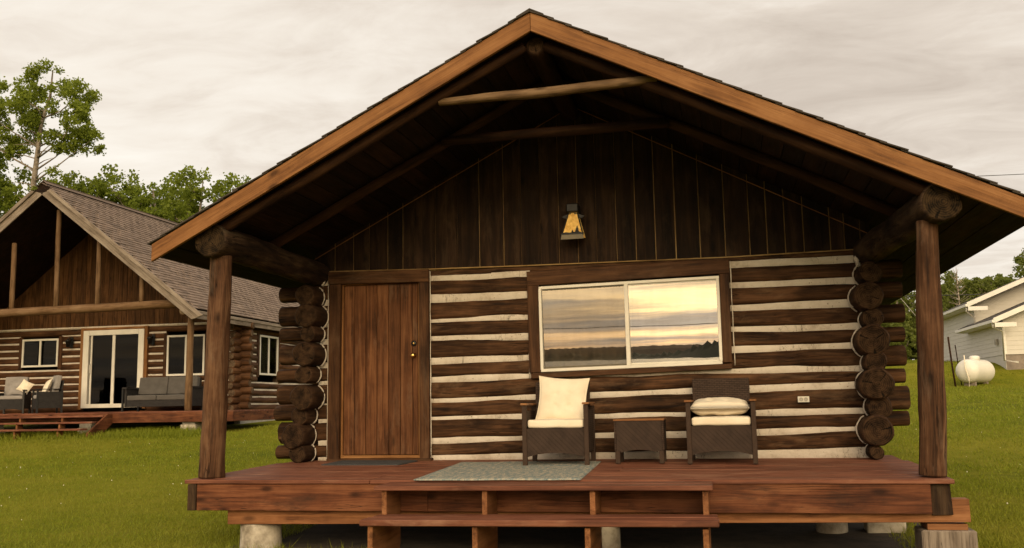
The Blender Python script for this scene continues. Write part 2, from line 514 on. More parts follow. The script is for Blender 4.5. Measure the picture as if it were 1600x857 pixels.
def leaf_mat(name, c1, c2, trans=0.35, patch=None):
    m, t, b = new_mat(name)
    geo = t.n('ShaderNodeNewGeometry')
    oi = t.n('ShaderNodeObjectInfo')
    rp = geo.outputs['Random Per Island']
    tcn = t.n('ShaderNodeTexCoord')
    cl = t.noise(tcn.outputs['Object'], 0.7, 3, 0.6)
    f = t.math('ADD', t.math('MULTIPLY', rp, 0.5), t.math('ADD', t.math('MULTIPLY', cl, 0.4), t.math('MULTIPLY', oi.outputs['Random'], 0.2)))
    col = t.ramp(f, [(0.15, c2), (0.85, c1)])
    if patch is not None:      # drier patches of the lawn
        pf = t.ramp(t.noise(tcn.outputs['Object'], 0.22, 5, 0.65), [(0.48, 0.0), (0.64, 0.4)])
        col = t.mix(pf, col, patch)
    t.link(col, b.inputs['Base Color'])
    b.inputs['Roughness'].default_value = 0.6
    b.inputs['Specular IOR Level'].default_value = 0.2
    tl = t.n('ShaderNodeBsdfTranslucent')
    t.link(t.mix(0.5, col, (0.30, 0.36, 0.04)), tl.inputs[0])
    mx = t.n('ShaderNodeMixShader')
    mx.inputs[0].default_value = trans
    t.link(b.outputs[0], mx.inputs[1])
    t.link(tl.outputs[0], mx.inputs[2])
    t.link(mx.outputs[0], t.nt.nodes['Material Output'].inputs[0])
    return m


MT['leaf'] = leaf_mat('aspen leaves', (0.25, 0.30, 0.036), (0.10, 0.14, 0.016), 0.5)
MT['leaf2'] = leaf_mat('bush leaves', (0.235, 0.285, 0.036), (0.095, 0.135, 0.016), 0.5)
MT['leaf3'] = leaf_mat('far leaves', (0.205, 0.23, 0.052), (0.085, 0.108, 0.024), 0.48)
MT['blade'] = leaf_mat('grass blades', (0.215, 0.238, 0.016), (0.105, 0.138, 0.009), 0.3, patch=(0.25, 0.22, 0.03))
MT['bark'] = wood('aspen bark', (0.08, 0.065, 0.05), (0.24, 0.20, 0.16), (0.38, 0.33, 0.28), 0.9, 4.0, 5.0, vary=0.15)
MT['flower'] = plain('clover flower', (0.75, 0.72, 0.6), 0.9)


def water_mat():
    m, t, b = new_mat('lake water')
    b.inputs['Base Color'].default_value = (0.03, 0.035, 0.035, 1)
    b.inputs['Roughness'].default_value = 0.3
    tcn = t.n('ShaderNodeTexCoord')
    bump(t, b, t.noise(tcn.outputs['Object'], 0.6, 5, 0.6), 0.3, 0.3)
    return m


MT['water'] = water_mat()
MT['hill'] = plain('wooded far shore', (0.030, 0.033, 0.018), 1.0, nscale=0.02)
MT['hill_far'] = plain('distant hill', (0.16, 0.12, 0.08), 1.0, nscale=0.01)  # distance haze put into the colour, paler than the near shore


# ------------------------------------------------------------------ builders
WM = {}          # world matrices of everything built


def V(*a):
    return Vector(a)


def link(o, parent=None, mat=None):
    """place o at world matrix mat, under parent"""
    mat = mat if mat is not None else Matrix.Identity(4)
    COL.objects.link(o)
    if parent is not None:
        o.parent = parent
        o.matrix_basis = WM[parent].inverted() @ mat
    else:
        o.matrix_basis = mat
    WM[o] = mat
    return o


def tag(o, label=None, cat=None, group=None, kind=None):
    if label:
        o['label'] = label
    if cat:
        o['category'] = cat
    if group:
        o['group'] = group
    if kind:
        o['kind'] = kind
    return o


def thing(name, label, cat, loc=(0, 0, 0), rz=0.0, group=None):
    o = bpy.data.objects.new(name, None)
    o.empty_display_size = 0.2
    link(o, None, Matrix.Translation(loc) @ Matrix.Rotation(rz, 4, 'Z'))
    return tag(o, label, cat, group)


def mesh_obj(name, me, parent=None, mat=None):
    return link(bpy.data.objects.new(name, me), parent, mat)


def frame(p0, p1, up=(0, 0, 1)):
    ex = (Vector(p1) - Vector(p0)).normalized()
    u = Vector(up)
    ey = u.cross(ex)
    if ey.length < 1e-4:
        ey = Vector((0, 1, 0)).cross(ex)
    ey.normalize()
    ez = ex.cross(ey)
    m = Matrix((ex, ey, ez)).transposed().to_4x4()
    m.translation = (Vector(p0) + Vector(p1)) * 0.5
    return m


_cache = {}


def box_mesh(L, W, H, c, mats):
    key = ('box', round(L, 3), round(W, 3), round(H, 3), c, mats)
    if key in _cache:
        return _cache[key]
    bm = bmesh.new()
    bmesh.ops.create_cube(bm, size=1.0)
    for v in bm.verts:
        v.co = Vector((v.co.x * L, v.co.y * W, v.co.z * H))
    if c > 0:
        c = min(c, 0.3 * min(L, W, H))
        bmesh.ops.bevel(bm, geom=list(bm.edges), offset=c, segments=1, profile=0.5, affect='EDGES')
    me = bpy.data.meshes.new('beam')
    bm.to_mesh(me)
    bm.free()
    for k in mats:
        me.materials.append(MT[k])
    _cache[key] = me
    return me


def beam(name, p0, p1, W, H, mat, parent=None, up=(0, 0, 1), c=0.004):
    """straight board from p0 to p1; W is its size across (up x direction), H along up"""
    L = (Vector(p1) - Vector(p0)).length
    return mesh_obj(name, box_mesh(L, W, H, c, (mat,)), parent, frame(p0, p1, up))


def block(name, x0, x1, y0, y1, z0, z1, mat, parent=None, c=0.004):
    """axis aligned board, grain along its longest side"""
    d = (x1 - x0, y1 - y0, z1 - z0)
    ctr = Vector(((x0 + x1) / 2, (y0 + y1) / 2, (z0 + z1) / 2))
    a = max(range(3), key=lambda i: d[i])
    e = Vector((0, 0, 0))
    e[a] = d[a] / 2
    up = (0, 0, 1) if a != 2 else (0, 1, 0)
    W, H = (d[1], d[2]) if a == 0 else (d[0], d[2]) if a == 1 else (d[0], d[1])
    return beam(name, ctr - e, ctr + e, W, H, mat, parent, up, c)


def log(name, pts, radii, mat, end, parent, seed=0, n=14, seg=0.16, rough=0.05, bend=0.006, bevel=0.2, squash=1.0, hewn=None):
    """uneven round log along pts (world), local X along its axis, end grain on its ends"""
    pts = [Vector(p) for p in pts]
    F = frame(pts[0], pts[-1])
    Fi = F.inverted()
    lp = [Fi @ p for p in pts]
    xs = [p.x for p in lp]
    L = xs[-1] - xs[0]
    N = max(3, int(L / seg))
    st = []
    for i in range(N + 1):
        x = xs[0] + L * i / N
        k = 0
        while k < len(xs) - 2 and x > xs[k + 1]:
            k += 1
        t = (x - xs[k]) / max(1e-6, xs[k + 1] - xs[k])
        c = lp[k].lerp(lp[k + 1], t)
        r = radii[k] * (1 - t) + radii[k + 1] * t
        st.append((x, c.y, c.z, r))
    r0, r1 = st[0][3], st[-1][3]
    st = [(st[0][0] - 0.0, st[0][1], st[0][2], r0 * (1 - bevel))] + [(st[0][0] + r0 * 0.13, st[0][1], st[0][2], r0)] + st[1:-1] + \
         [(st[-1][0] - r1 * 0.13, st[-1][1], st[-1][2], r1), (st[-1][0], st[-1][1], st[-1][2], r1 * (1 - bevel))]
    verts, faces, mi = [], [], []
    for i, (x, cy, cz, r) in enumerate(st):
        by = bend * mnoise.noise((x * 0.8, seed * 3.1, 1.5)) * 3
        bz = bend * mnoise.noise((x * 0.8, seed * 5.7, 7.5)) * 3
        for j in range(n):
            a = 2 * math.pi * j / n
            ca, sa = math.cos(a), math.sin(a)
            rr = r * (1 + rough * 1.6 * mnoise.noise((x * 1.7, ca * 0.9 + seed * 1.3, sa * 0.9)) + rough * 0.7 * mnoise.noise((x * 6, ca * 2.2 + seed, sa * 2.2)))
            ly = rr * ca * squash
            if hewn is not None:
                lim = hewn + 0.010 * mnoise.noise((x * 1.3, seed * 2.1, sa * 1.2)) + 0.004 * mnoise.noise((x * 7, seed * 2.1, sa * 3.0))
                ly = max(ly, -lim)
            verts.append((x + (rough * 0.1 * r * mnoise.noise((ca * 3, sa * 3, seed)) if i in (0, len(st) - 1) else 0), cy + by + ly, cz + bz + rr * sa))
    for i in range(len(st) - 1):
        for j in range(n):
            faces.append((i * n + j, i * n + (j + 1) % n, (i + 1) * n + (j + 1) % n, (i + 1) * n + j))
            mi.append(0)
    for base, x, s in ((0, st[0], 1), ((len(st) - 1) * n, st[-1], -1)):
        ci = len(verts)
        verts.append((x[0] + s * -0.006, x[1], x[2]))
        for j in range(n):
            f = (ci, base + (j + 1) % n, base + j)
            faces.append(f if s == 1 else f[::-1])
            mi.append(1)
    me = bpy.data.meshes.new(name)
    me.from_pydata(verts, [], faces)
    me.materials.append(MT[mat])
    me.materials.append(MT[end])
    me.polygons.foreach_set('material_index', mi)
    me.polygons.foreach_set('use_smooth', [m == 0 for m in mi])
    me.update()
    return mesh_obj(name, me, parent, F)


def prism(name, poly, depth, mat, parent, F, c=0.0):
    """polygon in F's local xy, extruded along local z"""
    bm = bmesh.new()
    vs_ = [bm.verts.new((x, y, 0)) for x, y in poly]
    f = bm.faces.new(vs_)
    r = bmesh.ops.extrude_face_region(bm, geom=[f])
    for v in [g for g in r['geom'] if isinstance(g, bmesh.types.BMVert)]:
        v.co.z += depth
    bmesh.ops.recalc_face_normals(bm, faces=bm.faces)
    if c > 0:
        bmesh.ops.bevel(bm, geom=list(bm.edges), offset=c, segments=1, profile=0.5, affect='EDGES')
    me = bpy.data.meshes.new(name)
    bm.to_mesh(me)
    bm.free()
    me.materials.append(MT[mat])
    return mesh_obj(name, me, parent, F)


def axes(origin, ex, ey):
    ex, ey = Vector(ex).normalized(), Vector(ey).normalized()
    m = Matrix((ex, ey, ex.cross(ey))).transposed().to_4x4()
    m.translation = origin
    return m


def tube_data(pts, radii, n=8, verts=None, faces=None):
    """append a tube to verts and faces"""
    verts = [] if verts is None else verts
    faces = [] if faces is None else faces
    base = len(verts)
    pts = [Vector(p) for p in pts]
    for i, p in enumerate(pts):
        d = (pts[min(i + 1, len(pts) - 1)] - pts[max(i - 1, 0)]).normalized()
        a = d.orthogonal().normalized() if abs(d.z) > 0.9 else Vector((0, 0, 1)).cross(d).normalized()
        b = d.cross(a)
        for j in range(n):
            t = 2 * math.pi * j / n
            verts.append(tuple(p + radii[i] * (a * math.cos(t) + b * math.sin(t))))
    for i in range(len(pts) - 1):
        for j in range(n):
            faces.append((base + i * n + j, base + i * n + (j + 1) % n, base + (i + 1) * n + (j + 1) % n, base + (i + 1) * n + j))
    faces.append(tuple(base + j for j in range(n))[::-1])
    faces.append(tuple(base + (len(pts) - 1) * n + j for j in range(n)))
    return verts, faces


def pydata(name, verts, faces, mat, parent=None, F=None, smooth=False):
    me = bpy.data.meshes.new(name)
    me.from_pydata(verts, [], faces)
    me.materials.append(MT[mat])
    if smooth:
        me.polygons.foreach_set('use_smooth', [True] * len(me.polygons))
    me.update()
    return mesh_obj(name, me, parent, F)


def tube(name, pts, radii, mat, parent=None, n=8, smooth=True):
    """tube with its own origin at its first point"""
    o = Vector(pts[0])
    v, f = tube_data([Vector(p) - o for p in pts], radii, n)
    return pydata(name, v, f, mat, parent, Matrix.Translation(o), smooth)


def lathe(name, prof, mat, parent, F, n=20, smooth=True):
    """profile (r, z) turned about local z"""
    v, f = [], []
    for r, z in prof:
        for j in range(n):
            a = 2 * math.pi * j / n
            v.append((r * math.cos(a), r * math.sin(a), z))
    for i in range(len(prof) - 1):
        for j in range(n):
            f.append((i * n + j, i * n + (j + 1) % n, (i + 1) * n + (j + 1) % n, (i + 1) * n + j))
    f.append(tuple(range(n))[::-1])
    f.append(tuple((len(prof) - 1) * n + j for j in range(n)))
    return pydata(name, v, f, mat, parent, F, smooth)


def cushion(name, sx, sy, sz, mat, parent, F, seed=0, pinch=0.12, n=28, edge=0.5, wr=0.014, tufts=()):
    """stuffed pillow, flat size sx x sy in local xy, thickness sz"""
    verts, faces = [], []
    for side in (1, -1):
        for i in range(n + 1):
            for j in range(n + 1):
                u, v = -1 + 2 * i / n, -1 + 2 * j / n
                k = max(0.0, (1 - u ** 2) * (1 - v ** 2)) ** edge
                px = u * (1 - pinch * (1 - v * v))  # sides drawn in, corners left out
                py = v * (1 - pinch * (1 - u * u))
                z = side * (0.5 * sz * k + 0.004)
                z += wr * k * mnoise.noise((u * 2.2 + seed, v * 2.2, side * 2.0)) + wr * 0.4 * k * mnoise.noise((u * 6, v * 6 + seed, side))
                for (tu, tv) in tufts:
                    q_ = (u - tu) ** 2 + (v - tv) ** 2
                    z -= side * (0.020 * math.exp(-q_ / 0.012) + 0.014 * math.exp(-q_ / 0.09))
                z += 0.5 * wr * k * math.sin(9 * (u * u + v) + seed) * mnoise.noise((u * 1.5, v * 1.5, seed + side))
                verts.append((px * sx / 2, py * sy / 2, z))
    m = (n + 1) * (n + 1)
    for s in (0, 1):
        for i in range(n):
            for j in range(n):
                a = s * m + i * (n + 1) + j
                q = (a, a + n + 1, a + n + 2, a + 1)
                faces.append(q if s == 0 else q[::-1])
    rim = [i * (n + 1) for i in range(n + 1)] + [n * (n + 1) + j for j in range(1, n + 1)] + [i * (n + 1) + n for i in range(n - 1, -1, -1)] + [j for j in range(n - 1, 0, -1)]
    for a, b in zip(rim, rim[1:] + rim[:1]):
        faces.append((a, b, b + m, a + m))
    o = pydata(name, verts, faces, mat, parent, F, True)
    return o


def ss(a, b, x):
    t = max(0.0, min(1.0, (x - a) / (b - a)))
    return t * t * (3 - 2 * t)


# ------------------------------------------------------------------ ground, lake, hills
GY = np.array([-4000, -200, -75, -60, -12, -3, 4, 10, 20, 30.8, 33.6, 37, 44, 60, 90, 160, 4000.0])
GZ = np.array([-7, -7, -5.5, -3.0, -1.05, -0.80, -0.47, 0.03, 0.55, 1.0, 2.02, 2.2, 2.4, 3.1, 3.6, 4.0, 4.0])


def ground_z(x, y):
    k = np.array([-1.5, -0.75, 0, 0.75, 1.5])
    z = sum(np.interp(y + d, GY, GZ) for d in k) / 5
    near = np.exp(-((y - 5) / 40.0) ** 2)
    return z + near * 0.035 * (np.sin(x * 0.7 + 1.3) * np.cos(y * 0.55) + 0.6 * np.sin(x * 0.23 - y * 0.31))


def axis_steps(lo, hi, fine_lo, fine_hi, step):
    a = list(np.arange(fine_lo, fine_hi + step / 2, step))
    s, v = step, fine_lo
    left = []
    while v > lo:
        s *= 1.35
        v -= s
        left.append(v)
    s, v = step, fine_hi
    right = []
    while v < hi:
        s *= 1.35
        v += s
        right.append(v)
    return np.array(left[::-1] + a + right)


gx, gy = axis_steps(-3000, 3000, -26, 34, 0.8), axis_steps(-3000, 3000, -16, 60, 0.8)
XX, YY = np.meshgrid(gx, gy, indexing='ij')
ZZ = ground_z(XX, YY)
gv = np.stack([XX.ravel(), YY.ravel(), ZZ.ravel()], 1).tolist()
ny = len(gy)
gf = [(i * ny + j, (i + 1) * ny + j, (i + 1) * ny + j + 1, i * ny + j + 1) for i in range(len(gx) - 1) for j in range(ny - 1)]
tag(pydata('ground', gv, gf, 'ground', smooth=True), kind='structure')
tag(pydata('lake', [(-3000, -2900, -4.6), (3000, -2900, -4.6), (3000, -60, -4.6), (-3000, -60, -4.6)], [(0, 1, 2, 3)], 'water'), kind='structure')


sx_, sy_ = np.arange(-0.4, 6.41, 0.4), np.arange(-2.6, 7.01, 0.4)
sv, sf = [], []
for i_, a in enumerate(sx_):
    for j_, b in enumerate(sy_):
        edge_ = i_ in (0, len(sx_) - 1) or j_ in (0, len(sy_) - 1)
        jx, jy = (0.12 * mnoise.noise((a * 2, b * 2, 1)), 0.12 * mnoise.noise((a * 2, b * 2, 5))) if edge_ else (0, 0)
        sv.append((a + jx, b + jy, float(ground_z(a + jx, b + jy)) + (0.012 if not edge_ else 0.004)))
for i_ in range(len(sx_) - 1):
    for j_ in range(len(sy_) - 1):
        q_ = i_ * len(sy_) + j_
        sf.append((q_, q_ + len(sy_), q_ + len(sy_) + 1, q_ + 1))
tag(pydata('bare_soil', sv, sf, 'soil', smooth=True), kind='structure')


def ridge(name, y, depth, base, hfun, mat, tree, x0=-1800, x1=1800, step=5.0):
    v, f = [], []
    x = x0
    k = 0
    rr = random.Random(5)
    while x <= x1:
        h = hfun(x)
        spike = tree * (rr.uniform(0.35, 1.0) if k % 2 else rr.uniform(0.0, 0.35))
        v += [(x, y + depth * 0.15, base), (x, y, base + h * 0.75), (x, y - depth * 0.1, base + h + spike), (x, y - depth, base)]
        x += step * rr.uniform(0.6, 1.4)
        k += 1
    for i in range(k - 1):
        for j in range(3):
            a = i * 4 + j
            f.append((a, a + 1, a + 5, a + 4))
    return tag(pydata(name, v, f, mat), kind='structure')


ridge('far_shore', -1300, 300, -6, lambda x: 5 + 13 * ss(-75, 5, x) + 3 * ss(-160, -260, x) + 4 * mnoise.noise((x * 0.016, 1.3, 0)) + 7 * ss(-350, -900, x), 'hill', 7.5)
ridge('distant_hills', -2600, 300, -7, lambda x: 30 + 14 * mnoise.noise((x * 0.0028, 4.1, 0)), 'hill_far', 3.0, -3000, 3000, 12)

# ------------------------------------------------------------------ the log cabin
cabin = thing('log_cabin', 'dark log cabin with white chinking and orange trimmed gable roof over its porch', 'cabin', (2.8, 0, -0.7))

# front wall courses: (left z centre, left half height, right z centre, right half height), x = 1.1 and 5.76
COURSES = []
_L = [(2.216, 2.146), (2.079, 1.925), (1.831, 1.642), (1.581, 1.441), (1.364, 1.179), (1.102, 0.963), (0.900, 0.714), (0.655, 0.502), (0.441, 0.252), (0.189, 0.058)]
_R = [(2.210, 2.147), (2.073, 1.911), (1.835, 1.684), (1.586, 1.432), (1.346, 1.211), (1.148, 0.978), (0.917, 0.789), (0.721, 0.526), (0.466, 0.332), (0.262, 0.112)]
for (a, b), (c_, d_) in zip(_L, _R):
    COURSES.append(((a + b) / 2, (a - b) / 2, (c_ + d_) / 2, (c_ - d_) / 2))


def course(i, x):
    t = (x - 1.1) / 4.66
    zl, hl, zr, hr = COURSES[i]
    return zl + (zr - zl) * t, max(0.03, hl + (hr - hl) * max(-0.15, min(1.1, t)))


EXT_L = [None, -0.85, -0.85, -0.84, -0.84, -0.86, -0.86, -0.895, -0.84, -0.865]
EXT_R = [None, 6.33, 6.316, 6.325, 6.31, 6.308, 6.292, 6.314, 6.298, None]
DOOR_L, DOOR_R, WIN_L, WIN_R = -0.19, 1.085, 2.27, 4.52


def wall_log(i, x0, x1, seed, y=0.05, name='log'):
    xm = (x0 + x1) / 2
    pts, rad = [], []
    for x in (x0, xm, x1):
        z, h = course(i, x)
        pts.append((x, y, z))
        rad.append(h / 0.80)
    sq = 0.105 / max(rad)
    log(name, pts, rad, 'log', 'log_end', cabin, seed, n=24, seg=0.085, rough=0.058, bend=0.006, bevel=0.15, squash=sq, hewn=0.080)


for i in range(10):
    if i == 0:
        wall_log(0, -0.24, 5.87, 100, 0.075)
        continue
    wall_log(i, EXT_L[i], DOOR_L + 0.03, 10 + i)
    if i <= 5:
        wall_log(i, DOOR_R - 0.03, WIN_L + 0.03, 30 + i)
        wall_log(i, WIN_R - 0.03, EXT_R[i], 50 + i)
    else:
        wall_log(i, DOOR_R - 0.03, EXT_R[i] if EXT_R[i] else 5.86, 70 + i)


def chink_strip(x0, x1, zf0, zf1, seed, y=0.0):
    """bedding of chinking between two courses; zf0, zf1 give its lower and upper edge at x"""
    N = max(2, int((x1 - x0) / 0.1))
    v, f = [], []
    for k in range(N + 1):
        x = x0 + (x1 - x0) * k / N
        yy = y + 0.007 * mnoise.noise((x * 2.5, seed, 0))
        z0, z1 = zf0(x), zf1(x)
        v += [(x, yy + 0.03, z0), (x, yy - 0.002, z0 + 0.03), (x, yy + 0.004 * mnoise.noise((x * 5, seed, 3)), (z0 + z1) / 2), (x, yy - 0.002, z1 - 0.03), (x, yy + 0.03, z1)]
    for k in range(N):
        for j in range(4):
            a = k * 5 + j
            f.append((a, a + 5, a + 6, a + 1))
    me_o = Vector((x0, 0, zf0(x0)))
    v = [tuple(Vector(p) - me_o) for p in v]
    pydata('chinking', v, f, 'chink', cabin, Matrix.Translation(me_o), True)


for i in range(10):
    lo = (lambda x, i=i: (lambda q: q[0] + q[1] - 0.035)(course(i + 1, x))) if i < 9 else (lambda x: -0.03)
    hi = lambda x, i=i: (lambda q: q[0] - q[1] + 0.035)(course(i, x))
    spans = [(-0.33, DOOR_L + 0.01), (DOOR_R - 0.01, WIN_L + 0.01), (WIN_R - 0.01, 5.86)] if i < 5 else [(-0.33, DOOR_L + 0.01), (DOOR_R - 0.01, 5.87)]
    for k, (a, b) in enumerate(spans):
        chink_strip(a, b, lo, hi, i * 3.3 + k * 7)
# chinking bead beside the door and window casings
for x, z0, z1 in ((DOOR_L - 0.006, 0.0, 2.2), (DOOR_R + 0.002, 0.0, 2.2), (2.262, 0.92, 2.12), (4.545, 1.0, 2.15)):
    N = 14
    tube('chinking', [(x + 0.004 * mnoise.noise((k * 0.7, x, 2)), -0.045, z0 + (z1 - z0) * k / N) for k in range(N + 1)], [0.0055 + 0.004 * mnoise.noise((k * 0.9, x, 5)) for k in range(N + 1)], 'chink', cabin, 6)

# side wall logs with their round ends at both front corners
LEFT_ENDS = [(-0.371, 1.945, 0.124), (-0.335, 1.703, 0.142), (-0.333, 1.495, 0.098), (-0.366, 1.248, 0.147), (-0.388, 1.02, 0.108), (-0.385, 0.749, 0.147), (-0.43, 0.537, 0.108), (-0.487, 0.303, 0.147), (-0.448, 0.101, 0.108)]
RIGHT_ENDS = [(5.945, 1.922, 0.118), (5.916, 1.674, 0.149), (5.957, 1.439, 0.107), (5.936, 1.207, 0.163), (5.956, 0.982, 0.113), (5.951, 0.766, 0.163), (5.967, 0.531, 0.12), (5.92, 0.295, 0.156), (5.898, 0.075, 0.071)]
for side, ends in ((-1, LEFT_ENDS), (1, RIGHT_ENDS)):
    for k, (x, z, r) in enumerate(ends):
        big = r > 0.12
        y0 = -0.30 - (0.05 if big else 0.0) - RNG.uniform(0, 0.05)
        xb = -0.36 if side < 0 else 5.94
        log('log', [(x, y0, z), (x, 0.25, z), (xb, 1.2, z), (xb, 6.6, z)], [r, r * 1.0, min(r, 0.12), 0.115], 'log_round', 'log_end', cabin, 200 + k + side * 40, n=20, seg=0.13, rough=0.085, bevel=0.10)
        # chinking pressed round the inner side of the log end
        pts, rad = [], []
        for q in range(11):
            a = math.radians(-60 + 120 * q / 10)
            rr = r * (1.075 + 0.03 * mnoise.noise((q * 0.6, k, side)))
            pts.append((x - side * rr * math.cos(a), -0.065 + 0.01 * mnoise.noise((q, k, 3)), z + rr * math.sin(a)))
            rad.append(0.0085 + 0.006 * mnoise.noise((q * 0.8, k * 2.0, side * 4)))
        tube('chinking', pts, rad, 'chink', cabin, 6)
# plate logs carrying the porch roof, and the posts under them
log('plate_log', [(-0.485, -2.30, 2.285), (-0.33, 0.0, 2.235), (-0.33, 6.8, 2.235)], [0.172, 0.145, 0.14], 'plate', 'beam_end', cabin, 301, n=26, seg=0.1, rough=0.10, bevel=0.1)
log('plate_log', [(6.285, -2.30, 2.245), (6.01, 0.0, 2.205), (6.0, 6.8, 2.2)], [0.172, 0.15, 0.14], 'plate', 'beam_end', cabin, 302, n=26, seg=0.1, rough=0.10, bevel=0.1)
log('post', [(-0.515, -2.09, -0.035), (-0.49, -2.09, 1.2), (-0.468, -2.09, 2.16)], [0.128, 0.112, 0.108], 'post', 'log_end', cabin, 303, n=24, seg=0.09, rough=0.085, bevel=0.03)
log('post', [(6.08, -2.09, -0.028), (6.15, -2.09, 1.2), (6.195, -2.09, 2.12)], [0.108, 0.098, 0.089], 'post', 'log_end', cabin, 304, n=24, seg=0.09, rough=0.095, bevel=0.03)
tube('chinking', [(-0.27 + 0.03 * math.sin(k * 0.5), -0.06, 2.08 + 0.03 * k) for k in range(10)], [0.014] * 10, 'chink', cabin, 6)
tube('chinking', [(5.90 - 0.035 * math.sin(k * 0.55), -0.05, 2.02 + 0.028 * k) for k in range(9)], [0.02, 0.03, 0.028, 0.03, 0.022, 0.018, 0.014, 0.014, 0.01], 'chink', cabin, 6)

# gable wall
RX, RZ, SL, SR = 2.81, 4.12, 0.512, 0.505


def soffit(x):
    return RZ - (SL * (RX - x) if x < RX else SR * (x - RX))


def gable_foot(x):
    return np.interp(x, [-0.4, 1.1, 2.26, 4.54, 5.9], [2.272, 2.236, 2.222, 2.205, 2.222])


prism('gable_backing', [(2.2, -0.4), (soffit(-0.4), -0.4), (RZ, RX), (soffit(6.03), 6.03), (2.2, 6.03)], 0.02, 'raw', cabin, axes((0, 0.0195, 0), (0, 0, 1), (1, 0, 0)))
GB = [-0.40, -0.136, 0.105, 0.305, 0.539, 0.734, 0.873, 1.138, 1.41, 1.679, 1.976, 2.187, 2.414, 2.629, 2.852, 3.068, 3.295, 3.516, 3.735, 3.96, 4.231, 4.503, 4.769, 4.953, 5.148, 5.341, 5.62, 5.764, 5.93, 6.03]
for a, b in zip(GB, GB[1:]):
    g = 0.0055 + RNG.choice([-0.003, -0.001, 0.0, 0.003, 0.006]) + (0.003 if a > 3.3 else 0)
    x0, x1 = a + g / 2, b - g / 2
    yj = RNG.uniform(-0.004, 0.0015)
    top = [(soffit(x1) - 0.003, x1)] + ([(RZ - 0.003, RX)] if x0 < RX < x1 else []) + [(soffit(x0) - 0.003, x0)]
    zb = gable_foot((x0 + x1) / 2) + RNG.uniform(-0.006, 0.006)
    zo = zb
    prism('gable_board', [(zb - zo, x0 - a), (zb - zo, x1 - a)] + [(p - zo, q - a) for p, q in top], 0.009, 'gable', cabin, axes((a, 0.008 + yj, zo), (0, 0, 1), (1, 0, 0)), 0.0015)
beam('gable_trim', (-0.40, -0.006, 2.415), (2.82, -0.006, 4.075), 0.010, 0.009, 'stop', cabin, (0, 0, 1), 0.001)
beam('gable_trim', (2.82, -0.010, 4.075), (6.02, -0.010, 2.375), 0.010, 0.009, 'stop', cabin, (0, 0, 1), 0.001)
for a, b in ((-0.22, 1.05), (1.05, 2.3), (2.3, 4.54), (4.54, 5.85)):
    beam('drip_strip', (a, -0.008, gable_foot(a) - 0.008), (b, -0.008, gable_foot(b) - 0.008), 0.022, 0.013, 'raw', cabin, (0, 0, 1), 0.002)

# roof over cabin and porch
EAVE_L, EAVE_R, Y_F, Y_B = -1.05, 6.95, -2.36, 7.1
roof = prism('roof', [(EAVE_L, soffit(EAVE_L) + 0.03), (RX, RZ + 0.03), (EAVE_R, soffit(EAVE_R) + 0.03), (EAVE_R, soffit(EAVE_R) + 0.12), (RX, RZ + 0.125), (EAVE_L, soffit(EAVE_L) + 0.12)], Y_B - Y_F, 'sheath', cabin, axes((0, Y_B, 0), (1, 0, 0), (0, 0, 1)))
nL, nR = 21, 22
for (xa, xb, nn) in ((RX, EAVE_L, nL), (RX, EAVE_R, nR)):
    for k in range(nn):
        t0, t1 = k / nn, (k + 1) / nn
        x0, x1 = xa + (xb - xa) * t0, xa + (xb - xa) * t1
        xm = (x0 + x1) / 2
        ex = Vector((x1 - x0, 0, soffit(x1) - soffit(x0)))
        wdt = ex.length - 0.005
        nrm_ = Vector((-ex.z, 0, ex.x)).normalized()
        if nrm_.z < 0:
            nrm_ = -nrm_
        p = Vector((xm, 0, soffit(xm))) + nrm_ * (0.014 + RNG.uniform(-0.003, 0.002))
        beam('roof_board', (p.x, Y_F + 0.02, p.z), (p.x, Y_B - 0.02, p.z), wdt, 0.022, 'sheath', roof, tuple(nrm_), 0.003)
for (x0, x1, sgn) in ((RX, EAVE_L - 0.012, -1), (RX, EAVE_R + 0.012, 1)):
    zf = lambda x: 4.07 - (0.512 * (RX - x) if sgn < 0 else 0.4966 * (x - RX))
    hb = 0.172
    e = 0.0 if sgn < 0 else 0.0
    poly = [(x0 + sgn * 0.002, zf(x0)), (x1, zf(x1)), (x1, zf(x1) + hb), (x0 + sgn * 0.002, zf(x0) + hb + 0.012)]
    o0 = Vector((x0, Y_F, zf(x0)))
    dx = Vector((x1 - x0, 0, zf(x1) - zf(x0))).normalized()
    up_ = Vector((0, 0, 1))
    ey_ = (up_ - dx * up_.dot(dx)).normalized()
    F_ = axes(o0, dx, ey_)
    Fi_ = F_.inverted()
    lp = [Fi_ @ Vector((a, Y_F, b)) for a, b in poly]
    ob = prism('fascia_board', [(q.x, q.y) for q in lp], 0.038 if sgn > 0 else -0.038, 'fascia', roof, F_, 0.003)
    nc = 25
    ln = math.hypot(x1 - x0, zf(x1) - zf(x0))
    for k in range(nc):
        t0, t1 = k / nc, (k + 1.35) / nc
        xs0, xs1 = x0 + (x1 - x0) * t0, x0 + (x1 - x0) * min(t1, 1.012)
        top = lambda x: zf(x) + hb + 0.010
        a = Vector((xs0, 0, top(xs0) + 0.005))
        b = Vector((xs1, 0, top(xs1) + 0.019 + RNG.uniform(-0.003, 0.004)))
        m_ = (a + b) / 2
        d = (b - a)
        nn_ = Vector((-d.z, 0, d.x)).normalized()
        if nn_.z < 0:
            nn_ = -nn_
        yf = Y_F - 0.055 + RNG.uniform(-0.008, 0.008)
        beam('shingle_course', (m_.x, yf, m_.z), (m_.x, Y_B + 0.05, m_.z), d.length, 0.013, 'shingle_dark', roof, tuple(nn_), 0.002)
for s_, xx in ((-1, RX - 0.062), (1, RX + 0.062)):
    sl = 0.52 if s_ < 0 else -0.50
    beam('ridge_cap', (xx, Y_F - 0.06, 4.244), (xx, Y_B + 0.05, 4.244), 0.15, 0.014, 'shingle_dark', roof, (-sl, 0, 1), 0.003)

